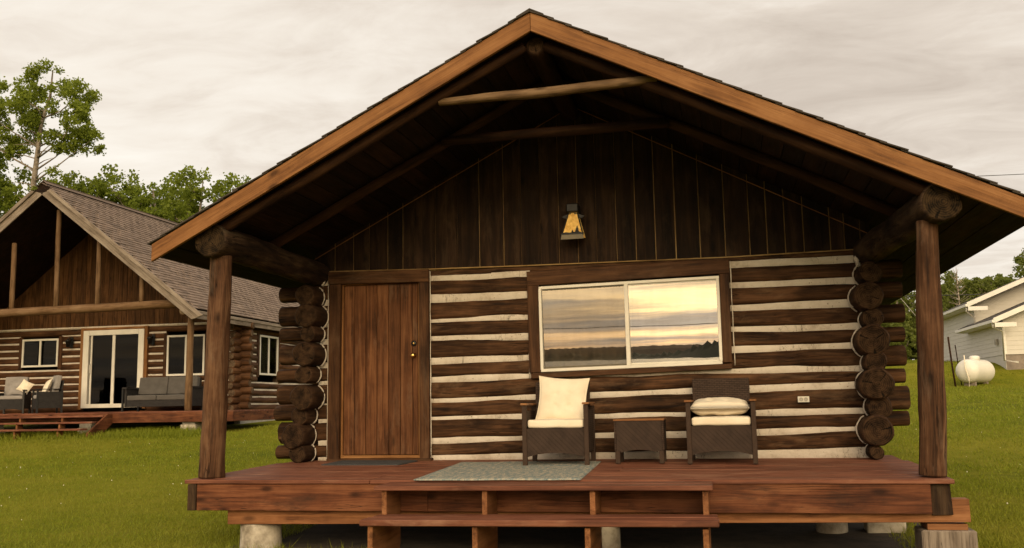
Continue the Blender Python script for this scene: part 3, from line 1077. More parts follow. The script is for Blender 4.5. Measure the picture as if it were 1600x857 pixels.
# ridge log, pole rafters and collar ties
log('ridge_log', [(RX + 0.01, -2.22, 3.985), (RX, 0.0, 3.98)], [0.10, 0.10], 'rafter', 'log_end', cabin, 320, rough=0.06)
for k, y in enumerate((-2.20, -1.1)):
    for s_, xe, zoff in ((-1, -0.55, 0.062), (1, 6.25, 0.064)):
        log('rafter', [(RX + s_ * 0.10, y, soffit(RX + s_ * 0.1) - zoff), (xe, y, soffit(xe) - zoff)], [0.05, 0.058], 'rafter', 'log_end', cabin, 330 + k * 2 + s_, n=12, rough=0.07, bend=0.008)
log('tie_beam', [(1.86, -2.20, 3.515), (2.4, -2.23, 3.525), (2.89, -2.24, 3.512), (3.4, -2.24, 3.53), (3.95, -2.22, 3.555)], [0.034, 0.045, 0.050, 0.048, 0.042], 'tie', 'beam_end', cabin, 341, n=12, rough=0.06, bend=0.006)
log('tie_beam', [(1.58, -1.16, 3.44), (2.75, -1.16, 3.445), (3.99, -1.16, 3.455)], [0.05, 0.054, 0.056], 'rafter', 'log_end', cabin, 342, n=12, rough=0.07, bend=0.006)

# door
door = block('door', -0.012, 0.925, 0.012, 0.045, 0.062, 2.076, 'door', cabin, 0.002)
PE = [-0.012, 0.150, 0.302, 0.446, 0.596, 0.741, 0.892, 0.925]
PE = [-0.010, 0.124, 0.270, 0.410, 0.556, 0.702, 0.852, 0.923]
for a, b in zip(PE, PE[1:]):
    yj = RNG.uniform(-0.002, 0.002)
    block('plank', a + 0.0035, b - 0.0035, -0.006 + yj, 0.0115, 0.066, 2.072, 'door', door, 0.004)
for z, kind in ((1.212, 'knob'), (1.355, 'deadbolt')):
    Fk = axes((0.872, -0.008, z), (1, 0, 0), (0, 0, 1))
    if kind == 'knob':
        lathe('knob', [(0.030, 0.0), (0.031, 0.006), (0.012, 0.011), (0.011, 0.032), (0.022, 0.040), (0.027, 0.052), (0.024, 0.064), (0.012, 0.070)], 'brass', door, Fk, 18)
    else:
        db = lathe('deadbolt', [(0.033, 0.0), (0.033, 0.010), (0.027, 0.017), (0.014, 0.019)], 'black', door, Fk, 18)
        lathe('lock_cylinder', [(0.013, 0.019), (0.012, 0.024)], 'brass', db, Fk, 14)
# door casing
beam('door_casing', (-0.112, -0.040, 0.0), (-0.100, -0.040, 2.09), 0.145, 0.074, 'casing', cabin, (0, 1, 0))
beam('door_casing', (1.016, -0.040, 0.0), (1.014, -0.040, 2.07), 0.118, 0.074, 'casing', cabin, (0, 1, 0))
beam('door_casing', (-0.186, -0.044, 2.168), (1.078, -0.044, 2.146), 0.078, 0.148, 'casing', cabin)
block('door_stop', -0.038, -0.014, -0.018, 0.02, 0.04, 2.09, 'stop', cabin)
block('door_stop', 0.927, 0.956, -0.020, 0.02, 0.04, 2.075, 'stop', cabin)
block('door_stop', -0.036, 0.955, -0.017, 0.02, 2.078, 2.098, 'stop', cabin)
block('door_sill', -0.19, 1.10, -0.085, 0.02, -0.012, 0.026, 'casing', cabin)
block('door_sill', -0.035, 0.955, -0.03, 0.02, 0.0265, 0.061, 'stop', cabin)

# window: casing boards, white slider frame, two panes
window = bpy.data.objects.new('window', None)
link(window, cabin, Matrix.Translation((3.4, -0.03, 1.5)))


def quadboard(name, p0, p1, wd, th, mat, y, parent):
    beam(name, (p0[0], y, p0[1]), (p1[0], y, p1[1]), th, wd, mat, parent, (0, 0, 1))


quadboard('casing', (2.253, 2.055), (4.535, 2.096), 0.165, 0.055, 'casing', -0.034, window)
beam('casing', (2.327, -0.030, 0.975), (2.320, -0.030, 1.975), 0.135, 0.05, 'casing', window, (0, 1, 0))
beam('casing', (4.460, -0.030, 1.035), (4.472, -0.030, 2.012), 0.112, 0.05, 'casing', window, (0, 1, 0))
quadboard('casing', (2.285, 0.936), (4.512, 0.992), 0.058, 0.075, 'casing', -0.045, window)
tl, tr, br_, bl = (2.396, 1.950), (4.412, 1.984), (4.407, 1.022), (2.404, 0.984)
for a, b, wd in ((tl, tr, 0.034), (bl, br_, 0.036)):
    s_ = -1 if a is tl else 1
    quadboard('window_frame', (a[0] - 0.005, a[1] + s_ * 0.012), (b[0] + 0.005, b[1] + s_ * 0.012), wd, 0.06, 'vinyl', -0.040, window)
beam('window_frame', (2.412, -0.041, 1.0), (2.404, -0.041, 1.925), 0.034, 0.06, 'vinyl', window, (0, 1, 0))
beam('window_frame', (4.398, -0.041, 1.05), (4.400, -0.041, 1.955), 0.034, 0.06, 'vinyl', window, (0, 1, 0))
beam('window_mullion', (3.393, -0.044, 1.02), (3.389, -0.044, 1.945), 0.045, 0.05, 'vinyl', window, (0, 1, 0))
for a, b, z0, z1 in ((2.43, 3.37, 1.012, 1.93), (3.415, 4.383, 1.033, 1.945)):
    # slimmer sash rails inside the frame
    for q in ((a, z0 + 0.012, b, z0 + 0.026), (a, z1 - 0.014, b, z1)):
        quadboard('sash', (q[0], q[1]), (q[2], q[3]), 0.022, 0.03, 'vinyl' if a > 3 else 'iron', -0.030, window)
LEAN = 0.024
for x0, x1, z0, z1, m_ in ((2.425, 3.375, 0.99, 1.945, 'glass_screen'), (3.408, 4.39, 1.02, 1.965, 'glass')):
    zm = (z0 + z1) / 2
    Fp = Matrix.Translation(((x0 + x1) / 2, -0.030, zm)) @ Matrix.Rotation(LEAN, 4, 'X')
    w2, h2 = (x1 - x0) / 2, (z1 - z0) / 2
    vv = [(-w2, -0.002, -h2), (w2, -0.002, -h2), (w2, -0.002, h2), (-w2, -0.002, h2), (-w2, 0.002, -h2), (w2, 0.002, -h2), (w2, 0.002, h2), (-w2, 0.002, h2)]
    pydata('pane', vv, [(0, 1, 2, 3), (7, 6, 5, 4), (0, 4, 5, 1), (1, 5, 6, 2), (2, 6, 7, 3), (3, 7, 4, 0)], m_, window, Fp)
# sheer curtain inside and the dark room
v, f = [], []
N = 46
for k in range(N + 1):
    x = 2.38 + 1.05 * k / N
    y = 0.13 + 0.035 * math.sin(k * 0.9) + 0.018 * math.sin(k * 0.37 + 1)
    v += [(x - 3.4, y, 0.93 - 1.5), (x - 3.4, y, 2.05 - 1.5)]
f = [(2 * k, 2 * k + 2, 2 * k + 3, 2 * k + 1) for k in range(N)]
pydata('curtain', v, f, 'sheer', window, Matrix.Translation((3.4, 0, 1.5)), True)
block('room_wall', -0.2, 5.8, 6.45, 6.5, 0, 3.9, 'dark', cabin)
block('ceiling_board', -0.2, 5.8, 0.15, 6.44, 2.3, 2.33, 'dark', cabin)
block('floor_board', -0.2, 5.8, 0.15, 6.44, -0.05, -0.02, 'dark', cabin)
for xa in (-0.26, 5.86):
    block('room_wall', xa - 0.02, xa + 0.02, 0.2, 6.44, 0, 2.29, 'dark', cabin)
for k in range(10):
    log('log', [(-0.8, 6.6, 0.12 + k * 0.225), (6.3, 6.6, 0.12 + k * 0.225)], [0.115, 0.115], 'log_round', 'log_end', cabin, 400 + k, n=10, seg=0.8)

# outlet on the wall
outlet = block('outlet', 5.178, 5.296, -0.072, -0.062, 0.590, 0.652, 'plastic', cabin, 0.002)
for xx in (5.213, 5.261):
    lathe('socket', [(0.021, 0.0), (0.021, 0.003), (0.015, 0.0032), (0.013, 0.0015)], 'socket', outlet, axes((xx, -0.0725, 0.621), (1, 0, 0), (0, 0, 1)), 14)

# ------------------------------------------------------------------ porch deck
DS = 0.018     # the deck falls a little towards its front


def dz(y):
    return DS * y


deck = thing('porch_deck', 'red stained wooden porch deck in front of the dark log cabin', 'deck', (2.8, -1.1, -0.75))
yb = -2.31
k = 0
while yb < 0.25:
    y1 = yb + 0.142
    xl, xr = -0.68 + RNG.uniform(-0.008, 0.008), 6.20 + RNG.uniform(-0.008, 0.008)
    ym = (yb + y1) / 2
    if yb > -0.45:
        xl, xr = -0.62, 6.15
    cut = RNG.choice([1.2, 2.6, 3.4, 4.4])
    for a, b in ((xl, cut - 0.002), (cut + 0.002, xr)):
        beam('deck_board', (a, ym, dz(ym) - 0.018 + RNG.uniform(-0.0015, 0.0015)), (b, ym, dz(ym) - 0.018 + RNG.uniform(-0.0015, 0.0015)), 0.137, 0.036, 'deck', deck, (0, 0, 1), 0.004)
    yb = y1
    k += 1
ZD = dz(-2.27) - 0.036
beam('rim_board', (-0.56, -2.27, ZD - 0.128), (1.75, -2.27, ZD - 0.124), 0.04, 0.245, 'rim', deck)
beam('rim_board', (1.752, -2.27, ZD - 0.124), (6.02, -2.27, ZD - 0.118), 0.04, 0.245, 'rim', deck)
beam('rim_end', (-0.606, -2.262, ZD - 0.25), (-0.606, -2.262, ZD - 0.004), 0.085, 0.09, 'plate', deck, (0, 1, 0))
beam('rim_end', (6.105, -2.18, ZD - 0.252), (6.095, -2.18, ZD - 0.004), 0.16, 0.15, 'plate', deck, (0, 1, 0))
for xs in (-0.58, 6.05):
    beam('rim_board', (xs, -2.10 if xs > 0 else -2.2, ZD - 0.115), (xs, 0.0, ZD - 0.09), 0.04, 0.22, 'rim', deck)
for xs in np.arange(0.0, 6.0, 0.6):
    beam('joist', (xs, -2.24, ZD - 0.11), (xs, 0.0, ZD - 0.08), 0.04, 0.19, 'stain2', deck)
beam('sill_beam', (-0.27, -2.15, -0.37), (6.32, -2.15, -0.295), 0.14, 0.185, 'stain2', deck)
beam('sill_beam', (-0.27, -0.55, -0.37), (6.12, -0.55, -0.32), 0.14, 0.185, 'stain2', deck)
# piers
for (x, y, r, zt) in ((-0.02, -2.02, 0.195, -0.465), (3.30, -2.02, 0.155, -0.43), (0.95, -0.55, 0.15, -0.462), (5.4, -0.55, 0.15, -0.43)):
    zb = float(ground_z(x, y)) - 0.15
    prof = []
    for q in range(7):
        t = q / 6
        prof.append((r * (1.04 - 0.04 * t) * (1 + 0.02 * mnoise.noise((q * 1.3, x, y))), zb + (zt - zb) * t))
    lathe('pier', [(rr_, z_ - zb) for rr_, z_ in prof], 'paleblock', deck, Matrix.Translation((x, y, zb)), 20)
block('pier', 5.94, 6.36, -2.22, -1.88, -0.95, -0.455, 'grey', deck, 0.012)
block('shim', 5.99, 6.30, -2.2, -1.9, -0.454, -0.404, 'stain2', deck)
block('pier', 5.72, 6.08, -0.66, -0.38, -0.8, -0.46, 'paleblock', deck, 0.012)
block('shim', 5.75, 6.05, -0.64, -0.40, -0.459, -0.40, 'stain2', deck)

# ------------------------------------------------------------------ porch steps
steps = thing('porch_steps', 'red wooden porch steps with two wide treads below the deck', 'steps', (2.85, -2.7, -0.8))
T1Z, T2Z = -0.062, -0.305
beam('tread', (1.395, -2.615, T1Z - 0.020), (4.292, -2.615, T1Z - 0.014), 0.215, 0.040, 'deck', steps, (0, 0, 1), 0.006)
beam('tread', (1.402, -2.402, T1Z - 0.018), (4.288, -2.402, T1Z - 0.012), 0.200, 0.040, 'deck', steps, (0, 0, 1), 0.006)
beam('tread', (1.395, -2.955, T2Z - 0.030), (4.335, -2.955, T2Z - 0.012), 0.21, 0.050, 'deck', steps, (0, 0, 1), 0.006)
beam('tread', (1.42, -2.742, T2Z - 0.028), (4.32, -2.742, T2Z - 0.010), 0.205, 0.050, 'deck', steps, (0, 0, 1), 0.006)
for x in (1.47, 2.385, 3.31, 4.235):
    zg = -0.95
    poly = [(-2.31, T1Z - 0.042), (-2.68, T1Z - 0.042), (-2.68, T2Z - 0.0), (-2.66, T2Z - 0.058), (-3.02, T2Z - 0.058), (-3.02, zg), (-2.5, zg), (-2.31, -0.6)]
    x_ = x - 0.022 + RNG.uniform(-0.006, 0.006)
    prism('stringer', [(p + 2.6, q + 0.6) for p, q in poly], 0.045, 'stain2', steps, axes((x_, -2.6, -0.6), (0, 1, 0), (0, 0, 1)), 0.003)

# ------------------------------------------------------------------ furniture on the porch


def wicker_chair(name, label, loc, rz, group=None, mat='wicker', leg='wicker_leg', arm='teak'):
    t = thing(name, label, 'armchair', loc, rz, group)
    Wd = WM[t]

    def P(x, y, z):
        return Wd @ Vector((x, y, z))

    def bx(nm, x0, x1, y0, y1, z0, z1, m, c=0.004, parent=t):
        me = box_mesh(x1 - x0, y1 - y0, z1 - z0, c, (m,))
        return mesh_obj(nm, me, parent, Wd @ Matrix.Translation(((x0 + x1) / 2, (y0 + y1) / 2, (z0 + z1) / 2)))
    for s in (-1, 1):
        x0, x1 = (-0.345, -0.297) if s < 0 else (0.297, 0.345)
        bx('leg', x0, x1, -0.325, -0.277, 0.0, 0.615, leg)
        bx('foot_cap', x0 + 0.004, x1 - 0.004, -0.322, -0.280, -0.004, 0.012, 'black')
        bx('leg', x0, x1, 0.265, 0.313, 0.0, 0.60, leg)
        bx('armrest', x0 - 0.012, x1 + 0.012, -0.345, 0.26, 0.6155, 0.638, arm, 0.006)
        bx('side_panel', x0 + 0.010, x1 - 0.010, -0.276, 0.264, 0.13, 0.56, mat)
    # front apron with an arched lower edge
    poly = [(-0.296, 0.375), (-0.296, 0.085)]
    for q in range(9):
        u = -0.24 + 0.48 * q / 8
        poly.append((u, 0.100 + 0.026 * (1 - (u / 0.24) ** 2)))
    poly += [(0.296, 0.085), (0.296, 0.375)]
    prism('front_apron', poly, 0.022, mat, t, Wd @ axes((0, -0.290, 0), (1, 0, 0), (0, 0, 1)))
    bx('seat', -0.296, 0.296, -0.288, 0.262, 0.352, 0.376, mat)
    # reclined back
    Fb = Wd @ Matrix.Translation((0, 0.245, 0.36)) @ Matrix.Rotation(math.radians(-9), 4, 'X')
    mesh_obj('backrest', box_mesh(0.60, 0.032, 0.52, 0.008, (mat,)), t, Fb @ Matrix.Translation((0, 0, 0.25)))
    return t


def soft_box(name, sx, sy, sz, mat, parent, F, seed=0):
    """rounded seat cushion"""
    bm = bmesh.new()
    bmesh.ops.create_cube(bm, size=1.0)
    for vv_ in bm.verts:
        vv_.co = Vector((vv_.co.x * sx, vv_.co.y * sy, vv_.co.z * sz))
    bmesh.ops.bevel(bm, geom=list(bm.edges), offset=min(0.028, sz * 0.4), segments=3, profile=0.6, affect='EDGES')
    bmesh.ops.subdivide_edges(bm, edges=[e for e in bm.edges if e.calc_length() > 0.15], cuts=6, use_grid_fill=True)
    for vv_ in bm.verts:
        c = vv_.co
        c.z += 0.006 * mnoise.noise((c.x * 6 + seed, c.y * 6, c.z * 3)) + (0.008 * (1 - (2 * c.x / sx) ** 2) * (1 - (2 * c.y / sy) ** 2) if c.z > 0 else 0)
        c.y += 0.004 * mnoise.noise((c.x * 9, seed, c.z * 9))
    me = bpy.data.meshes.new(name)
    bm.to_mesh(me)
    bm.free()
    me.materials.append(MT[mat])
    me.polygons.foreach_set('use_smooth', [True] * len(me.polygons))
    return mesh_obj(name, me, parent, F)


ch1 = wicker_chair('wicker_armchair', 'brown wicker armchair with an upright cream pillow, beside the rug', (2.69, -0.62, dz(-0.62) + 0.006), math.radians(1.5), 'wicker armchairs on the cabin porch')
soft_box('seat_cushion', 0.585, 0.555, 0.085, 'cream', ch1, WM[ch1] @ Matrix.Translation((0, -0.025, 0.420)), 1)
ch2 = wicker_chair('wicker_armchair', 'brown wicker armchair with a cream pillow lying flat on its seat', (4.375, -0.50, dz(-0.50) + 0.006), math.radians(-1), 'wicker armchairs on the cabin porch')
soft_box('seat_cushion', 0.585, 0.555, 0.085, 'cream', ch2, WM[ch2] @ Matrix.Translation((0, -0.025, 0.420)), 2)
tag(cushion('throw_pillow', 0.56, 0.50, 0.15, 'cream', None, WM[ch1] @ Matrix.Translation((0.03, 0.075, 0.672)) @ Matrix.Rotation(math.radians(76), 4, 'X') @ Matrix.Rotation(math.radians(-4), 4, 'Z'), 3, 0.10, tufts=((-0.28, 0.2), (0.28, 0.22), (-0.26, -0.35), (0.3, -0.33))), 'cream square pillow standing upright against the armchair back by the rug', 'pillow')
tag(cushion('throw_pillow', 0.60, 0.46, 0.20, 'cream', None, WM[ch2] @ Matrix.Translation((-0.01, -0.01, 0.562)) @ Matrix.Rotation(math.radians(3), 4, 'X'), 8, 0.06, edge=0.36, tufts=((-0.3, 0.3), (0.3, 0.3), (0.25, -0.55), (-0.3, -0.5))), 'cream pillow lying flat on the seat of the right armchair', 'pillow')

# small wicker side table
tb = thing('side_table', 'small brown wicker side table with teak top between two armchairs', 'table', (3.535, -0.52, dz(-0.52) + 0.004))


def tbx(nm, x0, x1, y0, y1, z0, z1, m, c=0.004):
    return mesh_obj(nm, box_mesh(x1 - x0, y1 - y0, z1 - z0, c, (m,)), tb, WM[tb] @ Matrix.Translation(((x0 + x1) / 2, (y0 + y1) / 2, (z0 + z1) / 2)))


for s in (-1, 1):
    for q in (-1, 1):
        tbx('leg', s * 0.225 - 0.025, s * 0.225 + 0.025, q * 0.165 - 0.025, q * 0.165 + 0.025, 0.0, 0.13 if True else 0, 'wicker_leg')
    tbx('side_panel', s * 0.245 - 0.012, s * 0.245 + 0.012, -0.188, 0.188, 0.131, 0.437, 'wicker')
poly = [(-0.232, 0.437), (-0.232, 0.131), (-0.198, 0.131)] + [(-0.19 + 0.38 * q / 8, 0.112 + 0.03 * (1 - ((q - 4) / 4) ** 2)) for q in range(9)] + [(0.198, 0.131), (0.232, 0.131), (0.232, 0.437)]
prism('front_apron', poly, 0.018, 'wicker', tb, WM[tb] @ axes((0, -0.172, 0), (1, 0, 0), (0, 0, 1)))
prism('back_apron', poly, 0.018, 'wicker', tb, WM[tb] @ axes((0, 0.188, 0), (1, 0, 0), (0, 0, 1)))
for k in range(5):
    y0 = -0.200 + k * 0.0805
    tbx('top_slat', -0.262, 0.262, y0, y0 + 0.077, 0.4375, 0.456, 'teak', 0.003)

# rug and door mat
def mat_sheet(name, corners, th, mat, label, cat, lump=0.003):
    (x0, y0), (x1, y1), (x2, y2), (x3, y3) = corners
    cx, cy = sum(c[0] for c in corners) / 4, sum(c[1] for c in corners) / 4
    N = 40
    v, f = [], []
    for i in range(N + 1):
        for j in range(N + 1):
            u, q = i / N, j / N
            x = (x0 * (1 - u) + x1 * u) * (1 - q) + (x3 * (1 - u) + x2 * u) * q
            y = (y0 * (1 - u) + y1 * u) * (1 - q) + (y3 * (1 - u) + y2 * u) * q
            if j in (0, N):
                y += 0.006 * math.sin(i * 2.4)
            e = 0.0 if 0 < i < N and 0 < j < N else -0.004
            v.append((x - cx, y - cy, dz(y) + th + e + lump * mnoise.noise((x * 3, y * 3, 1)) - dz(cy)))
    m_ = (N + 1) ** 2
    f = [(i * (N + 1) + j, (i + 1) * (N + 1) + j, (i + 1) * (N + 1) + j + 1, i * (N + 1) + j + 1) for i in range(N) for j in range(N)]
    rim = [i * (N + 1) for i in range(N + 1)] + [N * (N + 1) + j for j in range(1, N + 1)] + [i * (N + 1) + N for i in range(N - 1, -1, -1)] + [j for j in range(N - 1, 0, -1)]
    for r_ in rim:
        v.append((v[r_][0], v[r_][1], v[r_][2] - th + 0.005))
    for a in range(len(rim)):
        b = (a + 1) % len(rim)
        f.append((rim[a], m_ + a, m_ + b, rim[b]))
    return tag(pydata(name, v, f, mat, None, Matrix.Translation((cx, cy, dz(cy))), True), label, cat)


mat_sheet('rug', [(1.64, -2.36), (3.16, -2.33), (3.09, -0.36), (1.55, -0.40)], 0.014, 'rug', 'grey and tan woven rug lying on the red porch deck before the steps', 'rug')
mat_sheet('door_mat', [(0.02, -0.70), (0.93, -0.74), (0.97, -0.20), (0.03, -0.16)], 0.018, 'rubber', 'dark grey door mat lying before the cabin door', 'mat', 0.001)

# wall lantern on the gable
lan = thing('wall_lantern', 'black wall lantern with amber panel and tree cutouts on the dark gable', 'lantern', (2.82, 0.0, 2.46))
block('backplate', 2.76, 2.89, -0.012, 0.006, 2.55, 2.80, 'black', lan)
block('top_cap', 2.755, 2.892, -0.20, -0.013, 2.780, 2.876, 'black', lan, 0.01)


def frust(name, x0, x1, X0, X1, y0, Y0_, zt, zb, mat, parent):
    """four sided shade shell: top rectangle x0..x1, bottom X0..X1, front y0 -> Y0_"""
    yb_ = -0.03
    v = [(x0, y0, zt), (x1, y0, zt), (x1, yb_, zt), (x0, yb_, zt), (X0, Y0_, zb), (X1, Y0_, zb), (X1, yb_, zb), (X0, yb_, zb)]
    o0 = Vector((2.82, 0, zb))
    return pydata(name, [tuple(Vector(p) - o0) for p in v], [(0, 4, 5, 1), (1, 5, 6, 2), (2, 6, 7, 3), (3, 7, 4, 0)], mat, parent, Matrix.Translation(o0))


frust('shade', 2.775, 2.875, 2.700, 2.945, -0.145, -0.225, 2.775, 2.50, 'amber', lan)
# brim wings beside the cap
prism('brim', [(-0.125, 0.035), (-0.02, 0.075), (-0.02, 0.0), (-0.10, 0.02)], 0.02, 'black', lan, axes((2.82, -0.13, 2.70), (1, 0, 0), (0, 0, 1)))
prism('brim', [(0.02, 0.075), (0.135, 0.035), (0.11, 0.015), (0.02, 0.0)], 0.02, 'black', lan, axes((2.82, -0.13, 2.70), (1, 0, 0), (0, 0, 1)))
for (xa, xb_) in ((2.775, 2.700), (2.875, 2.945)):
    beam('shade_bar', (xa, -0.147, 2.775), (xb_, -0.228, 2.498), 0.014, 0.014, 'black', lan)
beam('shade_bar', (2.690, -0.230, 2.520), (2.955, -0.230, 2.520), 0.012, 0.02, 'black', lan)
prism('lower_skirt', [(-0.128, 0.0), (0.135, 0.0), (0.120, 0.055), (-0.120, 0.055)], 0.008, 'iron', lan, axes((2.82, -0.228, 2.458), (1, 0, 0), (0, 0.06, 1)))


def cut(name, pts):
    prism(name, pts, 0.004, 'black', lan, axes((2.82, -0.231, 2.526), (1, 0, 0), (0, 0.28, 1)))


def pine(x, h, wd):
    pts = [(x - wd * 0.08, 0), (x + wd * 0.08, 0)]
    right = []
    for q in range(4):
        z = h * (0.15 + 0.2 * q)
        ww = wd * (1 - q * 0.22)
        right += [(x + ww / 2, z), (x + ww * 0.22, z + h * 0.12)]
    left = [(2 * x - a, b) for a, b in right[::-1]]
    return pts + right + [(x, h)] + left


cut('tree_cutout', pine(0.058, 0.095, 0.058))
cut('tree_cutout', pine(0.005, 0.045, 0.035))
cut('ground_cutout', [(-0.105, 0.0), (0.105, 0.0), (0.10, 0.012), (0.06, 0.006), (0.02, 0.014), (-0.03, 0.007), (-0.07, 0.015), (-0.10, 0.008)])

# ------------------------------------------------------------------ neighbouring log house
HY = 13.0
house = thing('log_house', 'brown log house with steep shingled gable roof behind the lawn', 'house', (-12.45, HY, 0.2))
HX0, HX1, HZ0 = -16.45, -8.42, 0.62
OPEN = [(-13.2, -11.2, 0.6, 2.9), (-15.26, -13.92, 1.86, 2.76), (-10.62, -9.34, 1.50, 2.72)]
rows = 12
pit = (2.96 - HZ0) / rows
for r_ in range(rows):
    z = HZ0 + pit * (r_ + 0.5)
    segs = [(HX0 - 0.3, HX1 + 0.32 + 0.04 * ((r_ * 7) % 3))]
    for (a, b, z0, z1) in OPEN:
        if z0 < z < z1:
            segs = [q for s in segs for q in ((s[0], min(s[1], a)), (max(s[0], b), s[1])) if q[1] - q[0] > 0.1]
    for k, (a, b) in enumerate(segs):
        log('log', [(a, HY + 0.06, z), (b, HY + 0.06, z)], [0.105 + RNG.uniform(-0.008, 0.006)] * 2, 'brownlog', 'house_end', house, 500 + r_ * 5 + k, n=10, seg=0.5, rough=0.05)
        if r_ < rows:
            block('chinking', max(a, HX0), min(b, HX1), HY - 0.012, HY + 0.02, z + pit / 2 - 0.025, z + pit / 2 + 0.025, 'chink', house, 0.002)
    # side wall
    segs = [(HY - 0.35 - 0.06 * (r_ % 2), 26.0)]
    if 1.52 < z + 0.05 < 2.72:
        segs = [(HY - 0.35 - 0.06 * (r_ % 2), 13.94), (15.24, 26.0)]
    for k, (a, b) in enumerate(segs):
        rr = 0.125 if r_ in (2, 4, 6, 9) else 0.10
        log('log', [(HX1, a, z - 0.06), (HX1, min(a + 1, b), z - 0.06), (HX1, b, z - 0.06)], [rr, 0.1, 0.1], 'brownlog', 'house_end', house, 600 + r_ * 3 + k, n=12, seg=0.5, rough=0.06)
        block('chinking', HX1 + 0.03, HX1 + 0.062, max(a, HY + 0.15), b, z - 0.06 + pit / 2 - 0.025, z - 0.06 + pit / 2 + 0.025, 'chink', house, 0.002)
        if k == 0:
            pts = [(HX1 - (rr + 0.012) * math.cos(q), HY - 0.075, z - 0.06 + (rr + 0.01) * math.sin(q)) for q in np.linspace(-1.2, 1.2, 7)]
            tube('chinking', pts, [0.014] * 7, 'chink', house, 5)
    log('log', [(HX0, HY - 0.33, z - 0.06), (HX0, 26.0, z - 0.06)], [0.115, 0.1], 'brownlog', 'house_end', house, 700 + r_, n=10, seg=1.0, rough=0.05)
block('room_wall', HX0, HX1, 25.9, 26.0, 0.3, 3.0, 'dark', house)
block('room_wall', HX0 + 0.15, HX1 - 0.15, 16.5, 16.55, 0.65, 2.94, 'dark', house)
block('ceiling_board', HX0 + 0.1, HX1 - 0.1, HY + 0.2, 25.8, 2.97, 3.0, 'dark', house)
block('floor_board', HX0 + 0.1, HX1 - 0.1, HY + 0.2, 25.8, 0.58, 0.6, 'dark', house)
# skirt, foundation and vent on the side wall
block('skirt_board', HX1 + 0.02, HX1 + 0.06, HY - 0.1, 26, 0.40, 0.66, 'rim', house)
block('skirt_board', HX0, HX1, HY - 0.03, HY + 0.05, 0.42, 0.62, 'rim', house)
fnd = block('foundation', HX1 - 0.15, HX1 + 0.03, HY + 0.1, 26, -0.4, 0.40, 'concrete', house)
vent = block('vent', HX1 + 0.055, HX1 + 0.08, 13.72, 14.02, 0.42, 0.58, 'vinyl', house)
for k in range(4):
    block('vent_slot', HX1 + 0.0805, HX1 + 0.083, 13.76, 13.98, 0.448 + k * 0.03, 0.463 + k * 0.03, 'black', vent)


def house_window(x0, x1, z0, z1, y, face='y', name='window'):
    """two light slider with white frame; face 'y' looks to -Y, 'x' to +X"""
    wn = bpy.data.objects.new(name, None)
    org = Vector(((x0 + x1) / 2, y, (z0 + z1) / 2)) if face == 'y' else Vector((y, (x0 + x1) / 2, (z0 + z1) / 2))
    link(wn, house, Matrix.Translation(org))

    def b(nm, a0, a1, d0, d1, c0, c1, m, c=0.003):
        if face == 'y':
            return block(nm, a0, a1, y + d0, y + d1, c0, c1, m, wn, c)
        return block(nm, y - d1, y - d0, a0, a1, c0, c1, m, wn, c)
    f_ = 0.055
    b('casing', x0 - 0.11, x0 - 0.001, -0.07, 0.0, z0 - 0.06, z1 + 0.06, 'casing')
    b('casing', x1 + 0.001, x1 + 0.11, -0.07, 0.0, z0 - 0.06, z1 + 0.06, 'casing')
    b('window_frame', x0, x0 + f_, -0.08, -0.02, z0 + f_, z1 - f_, 'vinyl')
    b('window_frame', x1 - f_, x1, -0.08, -0.02, z0 + f_, z1 - f_, 'vinyl')
    b('window_frame', x0, x1, -0.08, -0.02, z0, z0 + f_, 'vinyl')
    b('window_frame', x0, x1, -0.08, -0.02, z1 - f_, z1, 'vinyl')
    xm = (x0 + x1) / 2
    b('mullion', xm - 0.03, xm + 0.03, -0.075, -0.025, z0 + f_, z1 - f_, 'vinyl')
    b('pane', x0 + f_, xm - 0.03, -0.05, -0.046, z0 + f_, z1 - f_, 'glass_dark', 0)
    b('pane', xm + 0.03, x1 - f_, -0.045, -0.041, z0 + f_, z1 - f_, 'glass_dark', 0)
    return wn


house_window(-15.16, -13.98, 1.90, 2.70, HY + 0.01)
house_window(-10.55, -9.40, 1.55, 2.67, HY + 0.01)
hw = house_window(14.02, 15.16, 1.56, 2.69, HX1 + 0.03, 'x')
v, f = [], []
for k in range(31):
    y = 14.62 + 0.5 * k / 30
    v += [(0.03 * math.sin(k * 1.3), y - 14.6, -0.5), (0.03 * math.sin(k * 1.3), y - 14.6 - 0.15 * (k / 30), 0.52)]
f = [(2 * k, 2 * k + 2, 2 * k + 3, 2 * k + 1) for k in range(30)]
pydata('curtain', v, f, 'sheer', hw, Matrix.Translation((HX1 - 0.15, 14.6, 2.12)), True)
# sliding door
sd = bpy.data.objects.new('sliding_door', None)
link(sd, house, Matrix.Translation((-12.2, HY, 0.7)))
block('door_casing', -13.25, -13.16, HY - 0.09, HY, 0.68, 2.96, 'stop', sd)
block('door_casing', -11.24, -11.14, HY - 0.09, HY, 0.68, 2.96, 'stop', sd)
block('door_casing', -13.15, -11.25, HY - 0.09, HY, 2.885, 2.955, 'stop', sd)
block('door_frame', -13.155, -12.98, HY - 0.10, HY - 0.01, 0.72, 2.88, 'vinyl', sd)
block('door_frame', -11.42, -11.245, HY - 0.10, HY - 0.01, 0.72, 2.88, 'vinyl', sd)
block('door_frame', -12.975, -11.425, HY - 0.10, HY - 0.01, 2.74, 2.88, 'vinyl', sd)
block('door_frame', -12.975, -11.425, HY - 0.11, HY - 0.01, 0.72, 0.83, 'vinyl', sd)
block('door_frame', -12.25, -12.16, HY - 0.07, HY - 0.02, 0.83, 2.74, 'vinyl', sd)
block('door_frame', -12.93, -12.88, HY - 0.07, HY - 0.02, 0.83, 2.74, 'vinyl', sd)
